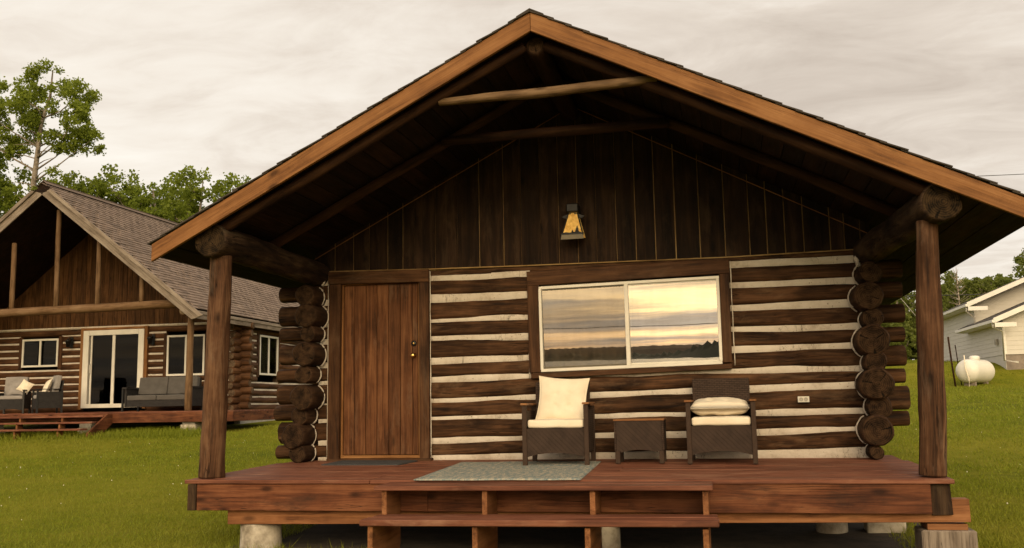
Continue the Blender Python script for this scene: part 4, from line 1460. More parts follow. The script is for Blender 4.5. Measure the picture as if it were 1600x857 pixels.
block('pane', -12.88, -12.25, HY - 0.045, HY - 0.041, 0.83, 2.74, 'glass_dark', sd, 0)
block('pane', -12.16, -11.425, HY - 0.040, HY - 0.036, 0.83, 2.74, 'glass_dark', sd, 0)
tube('handle', [(-12.905, HY - 0.07, 1.68), (-12.905, HY - 0.12, 1.70), (-12.905, HY - 0.12, 1.90), (-12.905, HY - 0.07, 1.92)], [0.012] * 4, 'vinyl', sd, 6)
# gable boards above the log wall
HR = (-12.45, 6.22)
hs = 0.775


def hsoff(x):
    return HR[1] - hs * abs(x - HR[0])


x = HX0
while x < HX1 - 0.01:
    x1 = min(HX1, x + 0.148)
    a, b = x + 0.004, x1 - 0.004
    top = [(hsoff(b) - 3.0, b - x)] + ([(HR[1] - 3.0, HR[0] - x)] if a < HR[0] < b else []) + [(hsoff(a) - 3.0, a - x)]
    if min(q[0] for q in top) > 0.02:
        prism('gable_board', [(0, a - x), (0, b - x)] + top, 0.02, 'browngable', house, axes((x, HY - 0.035 + RNG.uniform(-0.004, 0.004), 3.0), (0, 0, 1), (1, 0, 0)))
    x = x1
prism('gable_backing', [(0, HX0), (hsoff(HX0) - 3.0, HX0), (HR[1] - 3.0, HR[0]), (hsoff(HX1) - 3.0, HX1), (0, HX1)], 0.02, 'dark', house, axes((0, HY - 0.005, 3.0), (0, 0, 1), (1, 0, 0)))
block('chinking', HX0, HX1, HY - 0.05, HY + 0.02, 2.955, 2.998, 'chink', house)
# porch frame: tie log, studs, posts
PYF = 10.62
log('tie_beam', [(-16.6, PYF, 3.20), (-8.95, PYF, 3.255), (-8.75, PYF, 3.255)], [0.11, 0.108, 0.10], 'polewood', 'pale_end', house, 801, n=12, seg=0.5, rough=0.05)
for xx, zz in ((-13.62, 5.05), (-12.31, 5.85), (-11.09, 5.02), (-9.82, 4.03), (-14.9, 4.1)):
    log('stud', [(xx, PYF, 3.30), (xx - 0.03, PYF, min(zz, hsoff(xx) - 0.05))], [0.068, 0.062], 'polewood', 'pale_end', house, int(810 + xx), n=10, seg=0.4, rough=0.06)
for xx in (-8.45, -16.45):
    log('post', [(xx, PYF, 0.6), (xx, PYF, 2.95)], [0.088, 0.08], 'polewood', 'pale_end', house, int(830 + xx), n=12, seg=0.4, rough=0.06)
    log('plate_log', [(xx - 0.12 if xx > -10 else xx + 0.12, 10.45, 3.07), (xx, 26, 3.07)], [0.135, 0.13], 'brownlog', 'pale_end', house, int(840 + xx), n=12, seg=0.6)
# roof with grey fascia boards and rows of shingles
HYF, HYB, HE = 10.12, 26.3, 4.36
hroof = prism('roof', [(HR[0] - HE, hsoff(HR[0] - HE)), HR, (HR[0] + HE, hsoff(HR[0] + HE)), (HR[0] + HE, hsoff(HR[0] + HE) + 0.22), (HR[0], HR[1] + 0.25), (HR[0] - HE, hsoff(HR[0] - HE) + 0.22)], HYB - HYF, 'sheath', house, axes((0, HYB, 0), (1, 0, 0), (0, 0, 1)))
for s in (-1, 1):
    xa, xb = HR[0], HR[0] + s * (HE + 0.02)
    d = Vector((xb - xa, 0, hsoff(xb) - hsoff(xa))).normalized()
    ez_ = Vector((0, 0, 1))
    ey_ = (ez_ - d * ez_.dot(d)).normalized()
    for wd0, wd1, yy, th in ((-0.03, 0.145, 0.0, 0.035), (0.147, 0.235, -0.03, 0.06)):
        F_ = axes(Vector((xa, HYF + yy - 0.002, hsoff(xa) - 0.02)), d, ey_)
        L_ = (Vector((xb, 0, hsoff(xb))) - Vector((xa, 0, hsoff(xa)))).length
        k = hs
        prism('fascia_board', [(0.003 + k * wd0 * 1.0, wd0), (L_ + k * wd0, wd0), (L_ + k * wd1, wd1), (0.003 + k * wd1 * 1.0, wd1)], th if s > 0 else -th, 'grey', hroof, F_)
    block('eave_board', xb - 0.02 if s > 0 else xb - 0.02, xb + 0.02, HYF + 0.04, HYB, hsoff(xb) + 0.0, hsoff(xb) + 0.115, 'grey', hroof)
    block('eave_board', xb - 0.02, xb + 0.045, HYF + 0.04, HYB, hsoff(xb) + 0.117, hsoff(xb) + 0.195, 'grey', hroof)
slope_len = HE * math.sqrt(1 + hs * hs) + 0.10
ncourse = int(slope_len / 0.142)
tab_me = box_mesh(0.290, 0.165, 0.020, 0.0, ('shingle',))
thin_me = box_mesh(0.24, 0.165, 0.012, 0.0, ('shingle',))
rest_v, rest_f = [], []
cand = []
for s in (1, -1):
    d = Vector((s, 0, -hs)).normalized()
    nrm_ = Vector((s * hs, 0, 1)).normalized()
    for k in range(ncourse):
        dist = 0.03 + k * 0.142 + 0.07
        off = (0.15 if k % 2 else 0.0) + RNG.uniform(-0.02, 0.02)
        for j in range(int((HYB - HYF) / 0.302)):
            p = Vector((HR[0], HYF + 0.06 + off + j * 0.302, HR[1] + 0.25)) + d * (dist) + nrm_ * 0.012
            lift = RNG.uniform(0.022, 0.040)
            ex_ = Vector((0, 1, 0))
            dd = (d - nrm_ * -lift / 0.16 * 0.6).normalized()
            cand.append((s, p, ex_, dd))
cand.sort(key=lambda c: (c[0] < 0, (c[1] - CAM).length))
for k, (s, p, ex_, dd) in enumerate(cand):
    Fm = axes(p, ex_, dd if s > 0 else dd)
    if k < 300:
        mesh_obj('shingle', tab_me if RNG.random() < 0.7 else thin_me, hroof, Fm)
    else:
        wv_ = 0.145 if RNG.random() < 0.7 else 0.12
        b0 = len(rest_v)
        for (a, b, c) in ((-wv_, -0.083, 0.005), (wv_, -0.083, 0.005), (wv_, 0.083, 0.005), (-wv_, 0.083, 0.005), (-wv_, 0.083, -0.020), (wv_, 0.083, -0.020)):
            sgn = 1 if Fm.col[2].z > 0 else -1
            rest_v.append(tuple(Fm @ Vector((a, b, c * sgn))))
        rest_f += [(b0, b0 + 1, b0 + 2, b0 + 3), (b0 + 3, b0 + 2, b0 + 5, b0 + 4)]
tag(pydata('shingles', rest_v, rest_f, 'shingle', hroof), kind='stuff')
beam('ridge_cap', (HR[0] + 0.05, HYF - 0.02, HR[1] + 0.275), (HR[0] + 0.05, HYB, HR[1] + 0.275), 0.18, 0.014, 'shingle', hroof, (hs, 0, 1))
beam('ridge_cap', (HR[0] - 0.05, HYF - 0.02, HR[1] + 0.275), (HR[0] - 0.05, HYB, HR[1] + 0.275), 0.18, 0.014, 'shingle', hroof, (-hs, 0, 1))

# house deck and steps
hdeck = thing('porch_deck', 'red house deck raised on grey blocks in front of the brown log house', 'deck', (-12, 11.5, 0.1))
y = 10.4
while y < 12.9:
    block('deck_board', -17.0, -7.12, y, y + 0.136, 0.565, 0.60, 'deck', hdeck)
    y += 0.14
block('rim_board', -9.0 - 1.4, -7.12, 10.385, 10.425, 0.335, 0.564, 'rim', hdeck)
block('rim_board', -17.0, -10.402, 10.385, 10.425, 0.40, 0.564, 'rim', hdeck)
block('rim_board', -7.16, -7.12, 10.43, 12.9, 0.335, 0.564, 'rim', hdeck)
for x in (-8.35, -11.2, -14.0):
    zg = float(ground_z(x, 10.6))
    block('pier', x - 0.2, x + 0.2, 10.45, 10.85, zg - 0.1, zg + 0.17, 'paleblock', hdeck, 0.01)
    block('pier', x - 0.17, x + 0.17, 10.48, 10.82, zg + 0.172, 0.334, 'concrete', hdeck, 0.01)
for x in np.arange(-16.8, -7.2, 1.2):
    block('joist', x, x + 0.04, 10.43, 12.9, 0.37, 0.564, 'stain2', hdeck)
hst = thing('porch_steps', 'long red open steps with three treads before the house deck', 'steps', (-13, 10, 0.05))
for k, (zt, yy, xr) in enumerate(((0.53, 10.22, -10.42), (0.385, 9.93, -10.50), (0.225, 9.64, -10.62))):
    block('tread', -17.0, xr, yy - 0.15, yy + 0.14, zt - 0.045, zt, 'deck', hst)
for x in (-16.4, -15.2, -14.0, -12.8, -11.6):
    for k, (zt, yy) in enumerate(((0.53, 10.2), (0.385, 9.91), (0.225, 9.66))):
        zb_ = (0.385, 0.225, -0.05)[k]
        block('riser_block', x + 0.15 * k, x + 0.15 * k + 0.05, yy - 0.10, yy + 0.1, zb_ + 0.001, zt - 0.046, 'stain2', hst)
prism('stringer', [(10.38, 0.56), (10.38, 0.32), (9.75, -0.06), (9.45, -0.06), (9.45, 0.10), (10.2, 0.56)], 0.05, 'rim', hst, axes((-10.42, 0, 0), (0, 1, 0), (0, 0, 1)))

# furniture on the house deck
GR = 'seats on the house deck'
hc1 = wicker_chair('wicker_armchair', 'charcoal wicker armchair with grey cushions, leftmost on the house deck', (-14.35, 11.75, 0.602), math.radians(24), GR, 'wicker_dark', 'black', 'wicker_dark')
hc2 = wicker_chair('wicker_armchair', 'charcoal wicker armchair with grey cushions, turned sideways near the sliding door', (-13.15, 11.55, 0.602), math.radians(-42), GR, 'wicker_dark', 'black', 'wicker_dark')
for c_, sd_ in ((hc1, 4), (hc2, 6)):
    soft_box('seat_cushion', 0.585, 0.555, 0.10, 'greycush', c_, WM[c_] @ Matrix.Translation((0, -0.025, 0.43)), sd_)
    soft_box('back_cushion', 0.57, 0.13, 0.52, 'greycush', c_, WM[c_] @ Matrix.Translation((0, 0.18, 0.73)) @ Matrix.Rotation(math.radians(-10), 4, 'X'), sd_ + 1)
tag(cushion('throw_pillow', 0.44, 0.44, 0.14, 'greycush', None, WM[hc1] @ Matrix.Translation((0.05, 0.02, 0.70)) @ Matrix.Rotation(math.radians(68), 4, 'X'), 12), 'grey pillow leaning on the leftmost house deck chair', 'pillow')
tag(cushion('throw_pillow', 0.44, 0.44, 0.14, 'cream', None, WM[hc2] @ Matrix.Translation((-0.06, -0.02, 0.70)) @ Matrix.Rotation(math.radians(66), 4, 'X') @ Matrix.Rotation(0.1, 4, 'Z'), 14), 'cream pillow on the house deck chair near the sliding door', 'pillow')
tag(cushion('throw_pillow', 0.34, 0.34, 0.12, 'cream', None, WM[hc1] @ Matrix.Translation((0.28, -0.05, 0.72)) @ Matrix.Rotation(math.radians(70), 4, 'X') @ Matrix.Rotation(-0.5, 4, 'Z'), 16), 'small cream pillow on the right arm of the leftmost house deck chair', 'pillow')
sofa = thing('wicker_sofa', 'charcoal wicker sofa with dark grey cushions under the house window', 'sofa', (-9.95, 11.95, 0.602), 0.0, GR)
Ws = WM[sofa]


def sbx(nm, x0, x1, y0, y1, z0, z1, m, c=0.006):
    return mesh_obj(nm, box_mesh(x1 - x0, y1 - y0, z1 - z0, c, (m,)), sofa, Ws @ Matrix.Translation(((x0 + x1) / 2, (y0 + y1) / 2, (z0 + z1) / 2)))


for s in (-1, 1):
    x0, x1 = (-1.0, -0.86) if s < 0 else (0.86, 1.0)
    sbx('leg', x0, x0 + 0.05, -0.40, -0.35, 0, 0.58, 'black')
    sbx('leg', x0, x0 + 0.05, 0.30, 0.35, 0, 0.58, 'black')
    sbx('armrest', x0, x1, -0.40, 0.36, 0.582, 0.63, 'wicker_dark')
    sbx('arm_panel', x0 + 0.055, x1 - 0.02, -0.36, 0.30, 0.12, 0.58, 'wicker_dark')
sbx('seat_base', -0.858, 0.858, -0.38, 0.34, 0.12, 0.28, 'wicker_dark')
sbx('backrest', -0.858, 0.858, 0.30, 0.36, 0.285, 0.86, 'wicker_dark')
for k in range(2):
    xm = -0.43 + k * 0.86
    soft_box('seat_cushion', 0.84, 0.66, 0.13, 'greysofa', sofa, Ws @ Matrix.Translation((xm, -0.06, 0.35)), 20 + k)
    soft_box('back_cushion', 0.84, 0.15, 0.46, 'greysofa', sofa, Ws @ Matrix.Translation((xm, 0.20, 0.66)) @ Matrix.Rotation(math.radians(-9), 4, 'X'), 24 + k)
for xx, side in ((-13.55, 'left'), (-10.98, 'right')):
    hl = thing('wall_lantern', 'black wall lantern on the log house, %s of the sliding door' % side, 'lantern', (xx, HY - 0.1, 2.4), 0, 'lanterns beside the house sliding door')
    block('backplate', xx - 0.05, xx + 0.05, HY - 0.075, HY - 0.055, 2.42, 2.72, 'black', hl)
    tube('arm', [(xx, HY - 0.08, 2.62), (xx, HY - 0.16, 2.70), (xx, HY - 0.22, 2.66)], [0.012] * 3, 'black', hl, 6)
    lathe('lamp_shade', [(0.045, 0), (0.075, 0.16), (0.085, 0.17), (0.02, 0.23)], 'black', hl, Matrix.Translation((xx, HY - 0.22, 2.43)), 12)

# ------------------------------------------------------------------ grey sided house on the rise to the right
SX = 15.9
sh = thing('sided_house', 'pale grey house with vinyl siding and white trim on the rise', 'house', (22, 38, 2.0))


def siding(name, F, L, z0, z1, side_fn=None):
    """lapped courses along local x (length L), rising local y"""
    z = z0
    k = 0
    while z < z1:
        h = min(0.19, z1 - z)
        a, b = (0.0, L) if side_fn is None else side_fn(z)
        a1 = a if side_fn is None else side_fn(z + h)[0]
        if b - a > 0.15:
            me = bpy.data.meshes.new('siding_board')
            me.from_pydata([(a, z, 0.016), (b, z, 0.016), (b, z + h + 0.01, 0.004), (a1, z + h + 0.01, 0.004), (a, z, 0.0), (b, z, 0.0)], [], [(0, 1, 2, 3), (4, 5, 1, 0)])
            me.materials.append(MT['siding'])
            mesh_obj('siding_board', me, sh, F)
        z += 0.19
        k += 1


# main block side wall (looks to -X), set along Y from 37.2 to 45.5; bump-out from 32.7 to 37.2
FS = axes((SX, 45.5, 2.3), (0, -1, 0), (0, 0, 1))
siding('main_side', FS, 8.3, 0.0, 2.42)
FS2 = axes((SX - 0.004, 37.2, 2.3), (0, -1, 0), (0, 0, 1))
siding('bump_side', FS2, 4.5, 0.0, 1.35)
ms = 0.42
siding('main_gable', axes((SX, 37.2, 2.3), (1, 0, 0), (0, 0, 1)), 10.0, 0.0, 5.2, lambda z: (max(0.0, (z - 2.42) / ms - 0.45), 10.0))
siding('bump_front', axes((SX, 32.7, 2.3), (1, 0, 0), (0, 0, 1)), 10.0, 0.0, 4.2, lambda z: (max(0.0, (z - 1.36) / ms - 0.45), 10.0))
block('wall_core', SX + 0.01, SX + 10, 37.25, 45.45, 1.6, 4.72, 'siding', sh, 0)
block('wall_core', SX + 0.01, SX + 10, 32.75, 37.2, 1.6, 3.6, 'siding', sh, 0)
block('foundation', SX + 0.03, SX + 10, 32.73, 37.3, 1.0, 2.31, 'soil_wall', sh, 0)
block('foundation', SX + 0.03, SX + 0.2, 37.3, 45.4, 1.0, 2.32, 'soil_wall', sh, 0)
for (y0, y1, ze, nm) in ((36.2, 46.0, 4.72, 'main'), (32.05, 38.6, 3.66, 'bump')):
    # roof slab sloping up to +X with white fascia on the eave and the rake, soffit below
    xe = SX - 0.45
    rf = prism('roof', [(xe, ze), (xe + 12, ze + ms * 12), (xe + 12, ze + ms * 12 + 0.12), (xe, ze + 0.12)], y1 - y0, 'shingle_dark', sh, axes((0, y1, 0), (1, 0, 0), (0, 0, 1)))
    block('eave_fascia', xe - 0.03, xe - 0.001, y0 - 0.03, y1, ze - 0.09, ze + 0.09, 'trimwhite', rf)
    block('gutter', xe - 0.13, xe - 0.031, y0 - 0.03, y1, ze - 0.06, ze + 0.06, 'trimwhite', rf)
    block('soffit', xe, SX, y0 - 0.01, y1, ze - 0.085, ze - 0.06, 'trimwhite', rf)
    F_ = axes((xe, y0 - 0.002, ze - 0.06), (1, 0, ms), (-ms, 0, 1))
    prism('rake_fascia', [(0, 0), (13, 0), (13, 0.2), (0, 0.2)], 0.03, 'trimwhite', rf, F_)
    block('eave_return', xe - 0.03, SX + 0.35, y0 - 0.034, y0 - 0.004, ze - 0.25, ze - 0.065, 'trimwhite', rf)
    if nm == 'main':
        tube('downspout', [(xe - 0.06, y0 + 0.15, ze - 0.05), (xe - 0.06, y0 + 0.15, ze - 0.25), (SX - 0.06, y0 + 0.8, ze - 0.5), (SX - 0.06, y0 + 0.8, 3.75)], [0.05] * 4, 'trimwhite', sh, 6)
    else:
        tube('downspout', [(xe - 0.06, y0 + 0.15, ze - 0.05), (xe - 0.06, y0 + 0.15, ze - 0.22), (SX - 0.06, y0 + 0.6, ze - 0.4), (SX - 0.06, y0 + 0.58, 2.05), (SX + 0.35, y0 + 0.2, 1.96)], [0.05] * 5, 'trimwhite', sh, 6)
block('corner_trim', SX - 0.035, SX + 0.06, 32.665, 32.76, 2.3, 3.62, 'trimwhite', sh)
block('meter_box', SX - 0.12, SX - 0.03, 33.5, 33.75, 2.75, 3.0, 'concrete', sh)

# propane tank
tk = thing('propane_tank', 'white propane tank on the lawn before the grey house', 'tank', (14.05, 30.0, float(ground_z(14.05, 30.0)) - 0.06), math.radians(52))
Wt = WM[tk]
prof = []
R0, LH = 0.46, 0.62
for q in range(9):
    a = math.pi / 2 * q / 8
    prof.append((max(0.01, R0 * math.sin(a)), -LH - 0.34 * math.cos(a)))
prof += [(R0, z) for z in (-0.2, 0.2)] + [(r_, -z_) for r_, z_ in prof[::-1]]
lathe('shell', prof, 'tank', tk, Wt @ Matrix.Translation((0, 0, 0.60)) @ Matrix.Rotation(math.pi / 2, 4, 'Y'), 28)
lathe('dome_cover', [(0.2, 0.0), (0.2, 0.12), (0.17, 0.17), (0.08, 0.19)], 'tank', tk, Wt @ Matrix.Translation((0, 0, 1.02)), 18)
for s in (-0.5, 0.5):
    mesh_obj('saddle_foot', box_mesh(0.1, 0.45, 0.2, 0.01, ('soil_wall',)), tk, Wt @ Matrix.Translation((s, 0, 0.08)))
for dx, hh, rr in ((-0.98, 2.05, 0.035), (-0.45, 1.75, 0.02)):
    pb = Wt @ Vector((dx, 0.35, -0.1))
    tag(tube('pipe_stake', [pb, pb + Vector((-0.08, 0, hh * 0.5)), pb + Vector((-0.14, 0, hh))], [rr] * 3, 'rafter', None, 8), 'thick brown stake beside the propane tank' if rr > 0.03 else 'thin brown stake behind the propane tank', 'stake')
tag(tube('hose', [Wt @ Vector((-0.95, -0.05, 1.2)), Wt @ Vector((-1.03, -0.1, 0.7)), Wt @ Vector((-1.0, -0.2, 0.3)), Wt @ Vector((-1.15, -0.25, 0.0))], [0.022] * 4, 'cream', None, 6), 'pale hose hanging over the end of the propane tank', 'hose')
og = (10.4, 19.3, float(ground_z(10.4, 19.3)))
tag(lathe('marker_cone', [(0.11, 0.0), (0.10, 0.03), (0.06, 0.06), (0.02, 0.22)], 'orange', None, Matrix.Translation(og), 12), 'small orange marker on the lawn beside the right porch post', 'marker')

# utility wires
for z0, z1, sag, rr, lab in ((14.9, 14.5, 0.55, 0.022, 'black overhead wire above the right eave of the cabin'), (7.25, 7.0, 0.4, 0.028, 'black overhead wire crossing low in front of the trees')):
    pts = [(5.5 + 40.5 * t, 53.0 - 0.3, z0 + (z1 - z0) * t - sag * 4 * t * (1 - t)) for t in np.linspace(0, 1, 25)]
    tag(tube('utility_wire', pts, [rr] * 25, 'wire', None, 5), lab, 'wire')
tag(tube('guy_wire', [(15.3, 52.6, 6.9), (18.2, 52.6, 2.8)], [0.018, 0.018], 'concrete', None, 5), 'thin pale guy wire slanting down beside the right corner logs', 'wire')
pts = [(-70 + 140 * t, -92, 5.6 - 1.4 * 4 * t * (1 - t)) for t in np.linspace(0, 1, 25)]
tag(tube('utility_wire', pts, [0.03] * 25, 'wire', None, 5), 'dark overhead wire mirrored in the cabin window', 'wire')


# ------------------------------------------------------------------ trees
def leaf_arrays(clumps, per, size, rng):
    """diamond leaves spread through clumps (x, y, z, r)"""
    P_, S_ = [], []
    for (x, y, z, r) in clumps:
        n_ = int(per * r * r)
        d = rng.normal(size=(n_, 3))
        d /= np.linalg.norm(d, axis=1)[:, None]
        rad = r * rng.uniform(0.15, 1.0, n_) ** 0.5 * (1 + 0.22 * rng.normal(size=n_))
        p = d * rad[:, None] * np.array([1, 1, 0.8]) + np.array([x, y, z])
        P_.append(p)
        S_.append(size * rng.uniform(0.6, 1.3, n_))
    P_ = np.concatenate(P_)
    S_ = np.concatenate(S_)
    n_ = len(P_)
    a = rng.normal(size=(n_, 3))
    a /= np.linalg.norm(a, axis=1)[:, None]
    b = np.cross(a, rng.normal(size=(n_, 3)))
    b /= np.linalg.norm(b, axis=1)[:, None]
    v = np.empty((n_, 4, 3))
    v[:, 0] = P_ + a * S_[:, None] * 0.6
    v[:, 1] = P_ + b * S_[:, None] * 0.45
    v[:, 2] = P_ - a * S_[:, None] * 0.6
    v[:, 3] = P_ - b * S_[:, None] * 0.45
    return v.reshape(-1, 3), n_


def leaf_mesh(name, clumps, per, size, mat, rng):
    v, n_ = leaf_arrays(clumps, per, size, rng)
    me = bpy.data.meshes.new(name)
    me.vertices.add(len(v))
    me.vertices.foreach_set('co', v.ravel())
    me.loops.add(n_ * 4)
    me.loops.foreach_set('vertex_index', np.arange(n_ * 4, dtype=np.int32))
    me.polygons.add(n_)
    me.polygons.foreach_set('loop_start', np.arange(0, n_ * 4, 4, dtype=np.int32))
    me.materials.append(MT[mat])
    me.update()
    me.validate()
    return me


def wood_mesh(name, trunk, tr, limbs):
    v, f = tube_data(trunk, tr, 8)
    for pts, rad in limbs:
        tube_data(pts, rad, 5, v, f)
    me = bpy.data.meshes.new(name)
    me.from_pydata(v, [], f)
    me.materials.append(MT['bark'])
    me.polygons.foreach_set('use_smooth', [True] * len(me.polygons))
    me.update()
    return me


def limb_to(trunk, c, rng, r0=0.05):
    """limb from the trunk up into a clump centre"""
    c = Vector(c)
    best = None
    for i in range(len(trunk) - 1):
        for t in np.linspace(0, 1, 6):
            p = Vector(trunk[i]).lerp(Vector(trunk[i + 1]), float(t))
            hz_ = math.hypot(c.x - p.x, c.y - p.y)
            want = c.z - 0.65 * hz_
            s = abs(p.z - want)
            if best is None or s < best[0]:
                best = (s, p)
    p = best[1]
    mid = p.lerp(c, 0.5) + Vector((rng.normal() * 0.12, rng.normal() * 0.12, -0.12))
    return ([p, mid, c], [r0, r0 * 0.6, r0 * 0.2])


def make_tree(name, label, base, trunk, tr, clumps, per, size, mat, seed, group=None, bare=()):
    rng = np.random.default_rng(seed)
    t = thing(name, label, 'tree', base, 0, group)
    limbs = [limb_to(trunk, c[:3], rng) for c in clumps] + list(bare)
    mesh_obj('trunk', wood_mesh('trunk', trunk, tr, limbs), t, WM[t])
    sub = []
    for (x, y, z, r) in clumps:          # break each clump into uneven tufts
        for q in range(11):
            d = rng.normal(size=3)
            d /= np.linalg.norm(d)
            sub.append((x + d[0] * r * 0.86, y + d[1] * r * 0.86, z + d[2] * r * 0.7, r * rng.uniform(0.18, 0.44)))
    mesh_obj('crown', leaf_mesh('crown', sub, per, size, mat, rng), t, WM[t])
    return t


# the tall aspen behind the log house
AB = Vector((-27.75, 28.2, 0.9))
ap = [(0, 0, -0.3), (0.0, 0, 6), (0.15, 0, 10.7), (0.4, 0, 13.6), (0.75, 0.1, 15.0), (0.9, 0, 16.2)]
acl = [(0.75, 0.2, 15.7, 1.15), (-0.55, -0.3, 15.0, 1.15), (1.9, 0.3, 14.75, 1.1), (0.6, -0.8, 14.3, 1.2), (-1.5, 0.4, 14.0, 1.2), (2.55, -0.4, 13.6, 0.95), (-0.8, 0.8, 13.6, 1.0), (1.45, 0.9, 13.45, 1.05),
       (2.15, 0.2, 12.7, 0.85), (3.05, 0.1, 12.55, 0.75), (-1.9, -0.2, 12.7, 0.9), (1.25, -0.2, 12.55, 0.65), (-1.1, 0.3, 12.25, 0.6), (1.75, 0.1, 10.6, 0.85), (1.2, -0.4, 10.1, 0.7), (2.35, 0.3, 9.9, 0.7), (-1.0, 0.1, 10.3, 0.5), (-2.9, 0.2, 14.4, 1.1), (-2.6, -0.3, 13.0, 0.9)]
brr = []
rgb = np.random.default_rng(3)
for k in range(9):
    z = 10.2 + k * 0.33
    s = -1 if k % 2 else 1
    p = Vector((0.13 + (z - 10) * 0.06, 0, z))
    q = p + Vector((s * rgb.uniform(0.5, 1.3), rgb.uniform(-0.4, 0.4), rgb.uniform(-0.1, 0.5)))
    brr.append(([p, p.lerp(q, 0.5) + Vector((0, 0, 0.06)), q], [0.035, 0.022, 0.008]))
make_tree('aspen_tree', 'tall aspen with bare lower trunk rising above the log house gable', AB, ap, [0.2, 0.165, 0.13, 0.09, 0.06, 0.03], acl, 1150, 0.115, 'leaf', 31, None, brr)


def crown_clumps(rng, h, rw, n_, z0):
    out = []
    for k in range(n_):
        t = rng.uniform(0, 1)
        z = z0 + (h - z0) * t
        rr = rw * (0.45 + 0.75 * math.sin(math.pi * min(1, 0.18 + 0.82 * t)) ** 1.0) * rng.uniform(0.2, 1.0)
        a = rng.uniform(0, 2 * math.pi)
        out.append((rr * math.cos(a), rr * math.sin(a), z - 0.4, rng.uniform(0.55, 1.0) * rw * 0.42))
    out.append((0, 0, h - 0.6, rw * 0.33))
    return out


def stand_variants(mat, nvar, h, rw, per, size, seed, ncl):
    out = []
    for k in range(nvar):
        rng = np.random.default_rng(seed + k)
        tr_ = [(0, 0, -0.5), (rng.normal() * 0.1, rng.normal() * 0.1, h * 0.4), (rng.normal() * 0.25, rng.normal() * 0.2, h * 0.75), (rng.normal() * 0.3, 0, h * 0.97)]
        cl_ = crown_clumps(rng, h, rw, ncl, h * 0.30)
        wm_ = wood_mesh('trunk', tr_, [0.16, 0.13, 0.08, 0.02], [limb_to(tr_, c[:3], rng, 0.05) for c in cl_])
        sub = []
        for (x, y, z, r) in cl_:
            for q in range(9):
                d = rng.normal(size=3)
                d /= np.linalg.norm(d)
                sub.append((x + d[0] * r * 0.85, y + d[1] * r * 0.85, z + d[2] * r * 0.75, r * rng.uniform(0.2, 0.5)))
        out.append((wm_, leaf_mesh('crown', sub, per, size, mat, rng)))
    return out


def plant(variants, k, x, y, sc, label, group, rz, name):
    zg = float(ground_z(x, y)) - 0.1
    t = thing(name, label, 'tree', (x, y, zg), rz, group)
    Ft = WM[t] @ Matrix.Scale(sc, 4)
    wm_, lm_ = variants[k % len(variants)]
    mesh_obj('trunk', wm_, t, Ft)
    mesh_obj('crown', lm_, t, Ft)
    return t


varL = stand_variants('leaf2', 5, 10.0, 2.3, 430, 0.13, 50, 26)
GRL = 'leafy trees behind the log house'
# x, y, scale (height = 10 * scale), label
for k, (x, y, sc, lab) in enumerate([
        (-30.9, 28.5, 1.32, 'leafy green tree at the far left edge, taller than the house roof'),
        (-29.3, 27.0, 1.10, 'leafy tree left of the tall aspen trunk, half hidden by the gable'),
        (-25.9, 30.0, 1.10, 'leafy tree just right of the house ridge, under the tall aspen'),
        (-24.0, 30.5, 1.11, 'rounded tree above the house roof, second right of the ridge'),
        (-22.4, 30.0, 1.09, 'rounded tree above the middle of the house roof'),
        (-21.4, 31.0, 1.04, 'low tree in the dip above the house roof'),
        (-19.9, 30.5, 1.10, 'tree with a pointed top above the house roof, nearest the cabin eave'),
        (-18.7, 31.0, 1.07, 'tree half hidden behind the orange cabin fascia'),
        (-23.2, 34.0, 1.04, 'darker tree in the back row above the house roof'),
        (-27.6, 33.0, 1.0, 'dark tree in the back row behind the tall aspen'),
        (-32.5, 31.0, 1.2, 'leafy tree cut off by the left picture edge')]):
    plant(varL, k, x, y, sc, lab, GRL, k * 1.3, 'leafy_tree')
varR = stand_variants('leaf3', 5, 8.0, 2.2, 480, 0.17, 80, 30)
GRR = 'trees on the rise behind the grey house'
for k, (x, y, sc, lab) in enumerate([
        (16.3, 69, 0.84, 'green tree between the corner logs and the porch post'),
        (18.2, 70, 0.78, 'green tree mostly hidden behind the right porch post'),
        (20.6, 70, 0.95, 'tree rising just right of the porch post above the grey roof'),
        (22.9, 74, 0.86, 'low tree above the grey roof left of the gap'),
        (24.6, 71, 0.84, 'low bushy tree above the grey roof near the wire'),
        (26.6, 75, 0.90, 'tree above the grey roof beside the tall one'),
        (28.6, 71, 1.08, 'tall green tree at the right picture edge above the grey house'),
        (31.5, 74, 1.02, 'tree cut off by the right picture edge'),
        (14.2, 72, 0.92, 'green tree behind the right corner logs'),
        (23.6, 79, 0.88, 'pale tree in the back row above the grey roof'),
        (19.4, 78, 0.92, 'tree in the back row behind the porch post'),
        (17.2, 75, 0.85, 'tree in the back row between logs and post'),
        (21.8, 76, 0.84, 'tree in the back row behind the thin bare tree'),
        (25.6, 78, 0.92, 'tree in the back row over the upper grey roof'),
        (27.6, 78, 0.95, 'tree in the back row beside the tall right edge tree')]):
    plant(varR, k, x, y, sc, lab, GRR, k * 0.9 + 0.4, 'leafy_tree')
# undergrowth along the wood's edge
varB = stand_variants('leaf3', 3, 3.2, 1.9, 420, 0.17, 95, 18)
for k, (x, y, sc, lab) in enumerate([
        (15.6, 67, 1.0, 'low bush at the lawn edge behind the corner logs'),
        (17.6, 67.5, 1.05, 'low bush at the lawn edge just left of the porch post'),
        (19.8, 68, 1.0, 'low bush at the lawn edge behind the porch post'),
        (16.6, 70, 1.35, 'tall bush in the second row left of the porch post'),
        (14.4, 68.5, 1.2, 'bush at the wood edge hidden mostly by corner logs'),
        (21.6, 69, 1.5, 'bush above the grey roof right of the porch post')]):
    t_ = plant(varB, k, x, y, sc, lab, 'bushes along the wood edge', k * 1.1, 'bush')
    t_['category'] = 'bush'
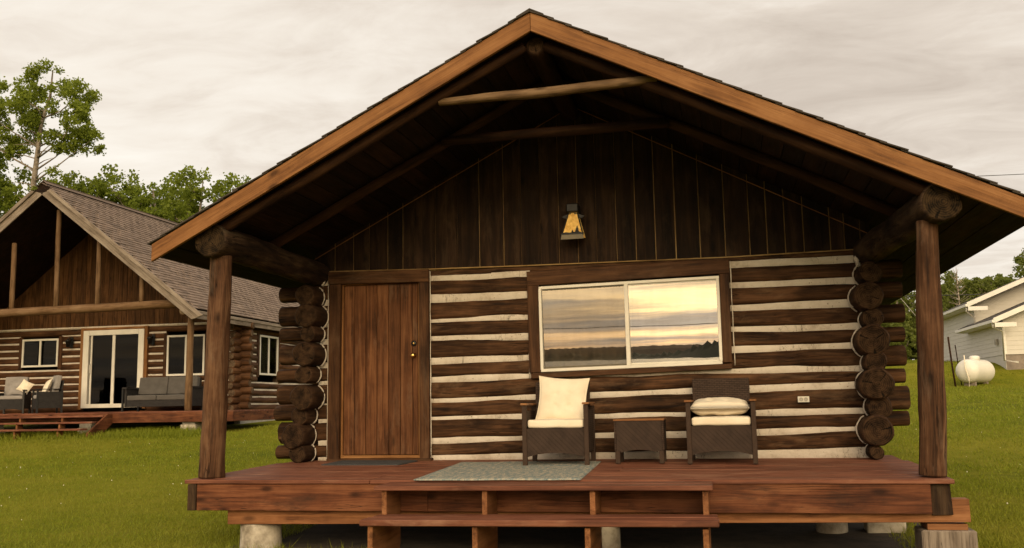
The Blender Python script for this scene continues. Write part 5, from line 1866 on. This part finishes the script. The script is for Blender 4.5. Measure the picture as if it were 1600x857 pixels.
# bare pale snag in the gap
sz = float(ground_z(22.2, 68))
sn = thing('bare_tree', 'thin bare grey tree above the grey roof in the gap between crowns', 'tree', (22.2, 68, sz))
rng = np.random.default_rng(5)
limbs = []
for k in range(38):
    z = 3.2 + k * 0.095
    a = rng.uniform(0, 6.28)
    l_ = (7.1 - z) * 0.28 + 0.2
    p = Vector((0, 0, z))
    limbs.append(([p, p + Vector((l_ * math.cos(a) * 0.5, l_ * math.sin(a) * 0.5, 0.15)), p + Vector((l_ * math.cos(a), l_ * math.sin(a), 0.45))], [0.03, 0.02, 0.008]))
mesh_obj('trunk', wood_mesh('trunk', [(0, 0, -0.2), (0.1, 0, 3), (0.05, 0, 7.2)], [0.11, 0.08, 0.02], limbs), sn, WM[sn])

# ------------------------------------------------------------------ grass
gr = np.random.default_rng(21)


def blades(n_, x0, x1, y0, y1, h, wdt):
    x, y = gr.uniform(x0, x1, n_), gr.uniform(y0, y1, n_)
    return np.stack([x, y, np.full(n_, h) * gr.uniform(0.5, 1.35, n_), np.full(n_, wdt)], 1)


B = [blades(70000, -7.5, 0.4, -4.5, 3.5, 0.042, 0.010), blades(42000, 5.2, 9.5, -4.5, 3.5, 0.042, 0.010), blades(24000, -0.6, 6.2, -3.2, 0.5, 0.05, 0.010),
     blades(52000, -16.5, -1.0, 3.5, 11.0, 0.048, 0.020), blades(36000, 5.5, 13.0, 3.5, 14.0, 0.048, 0.020), blades(9000, -16.5, -7.6, 9.3, 10.7, 0.14, 0.02),
     blades(42000, 7.0, 20.0, 14.0, 34.0, 0.06, 0.035), blades(9000, -8.0, -3.0, 11.0, 20.0, 0.06, 0.03), blades(14000, 10, 24, 34, 67, 0.09, 0.05)]
for (cx_, cy_, n__, r_) in ((-0.02, -2.1, 260, 0.3), (6.15, -2.1, 300, 0.36), (5.9, -0.5, 160, 0.3), (-0.5, -1.0, 420, 0.5), (6.4, -1.0, 320, 0.4), (1.0, -2.6, 160, 0.5), (-8.35, 10.45, 200, 0.35), (-11.2, 10.3, 160, 0.4)):
    q_ = blades(n__, cx_ - r_, cx_ + r_, cy_ - r_, cy_ + r_, 0.11, 0.011)
    B.append(q_)
B = np.concatenate(B)
pn = np.array([mnoise.noise((float(a) * 0.8, float(b) * 0.8, 2.2)) for a, b in B[:, :2]])
keep = pn + gr.uniform(-0.5, 0.7, len(B)) > -0.2
inside = (B[:, 0] > 1.3) & (B[:, 0] < 4.4) & (B[:, 1] > -3.1)
inside |= (B[:, 0] > -17) & (B[:, 0] < -7.2) & (B[:, 1] > 10.75)
inside |= (B[:, 0] > SX - 0.2) & (B[:, 1] > 32.4) & (B[:, 1] < 46)
inside |= (B[:, 0] > 0.0) & (B[:, 0] < 5.9) & (B[:, 1] > -2.0)
B = B[keep & ~inside]
gz = ground_z(B[:, 0], B[:, 1])
n_ = len(B)
ang = gr.uniform(0, 2 * np.pi, n_)
lean = gr.normal(size=(n_, 2)) * 0.45
base = np.stack([B[:, 0], B[:, 1], gz - 0.006], 1)
side = np.stack([np.cos(ang), np.sin(ang), np.zeros(n_)], 1) * B[:, 3:4] * 0.5
tip = base + np.stack([lean[:, 0] * B[:, 2], lean[:, 1] * B[:, 2], B[:, 2]], 1)
vv = np.empty((n_, 3, 3))
vv[:, 0], vv[:, 1], vv[:, 2] = base - side, base + side, tip
me = bpy.data.meshes.new('grass')
me.vertices.add(n_ * 3)
me.vertices.foreach_set('co', vv.ravel())
me.loops.add(n_ * 3)
me.loops.foreach_set('vertex_index', np.arange(n_ * 3, dtype=np.int32))
me.polygons.add(n_)
me.polygons.foreach_set('loop_start', np.arange(0, n_ * 3, 3, dtype=np.int32))
me.materials.append(MT['blade'])
me.update()
tag(mesh_obj('grass', me), 'short mown lawn grass', 'grass', kind='stuff')
# clover heads
v, f = [], []
for k in range(90):
    x, y = (random.uniform(-9, -0.8), random.uniform(-3.5, 9)) if k % 4 else (random.uniform(6.5, 11), random.uniform(-2, 12))
    z = float(ground_z(x, y)) + random.uniform(0.03, 0.05)
    r_ = random.uniform(0.005, 0.010)
    b0 = len(v)
    v += [(x - r_, y, z), (x, y - r_, z), (x + r_, y, z), (x, y + r_, z), (x, y, z + r_ * 1.3), (x, y, z - r_)]
    f += [(b0, b0 + 1, b0 + 4), (b0 + 1, b0 + 2, b0 + 4), (b0 + 2, b0 + 3, b0 + 4), (b0 + 3, b0, b0 + 4), (b0 + 1, b0, b0 + 5), (b0 + 2, b0 + 1, b0 + 5), (b0 + 3, b0 + 2, b0 + 5), (b0, b0 + 3, b0 + 5)]
tag(pydata('clover_flowers', v, f, 'flower'), 'tiny white clover heads scattered in the lawn', 'flowers', kind='stuff')
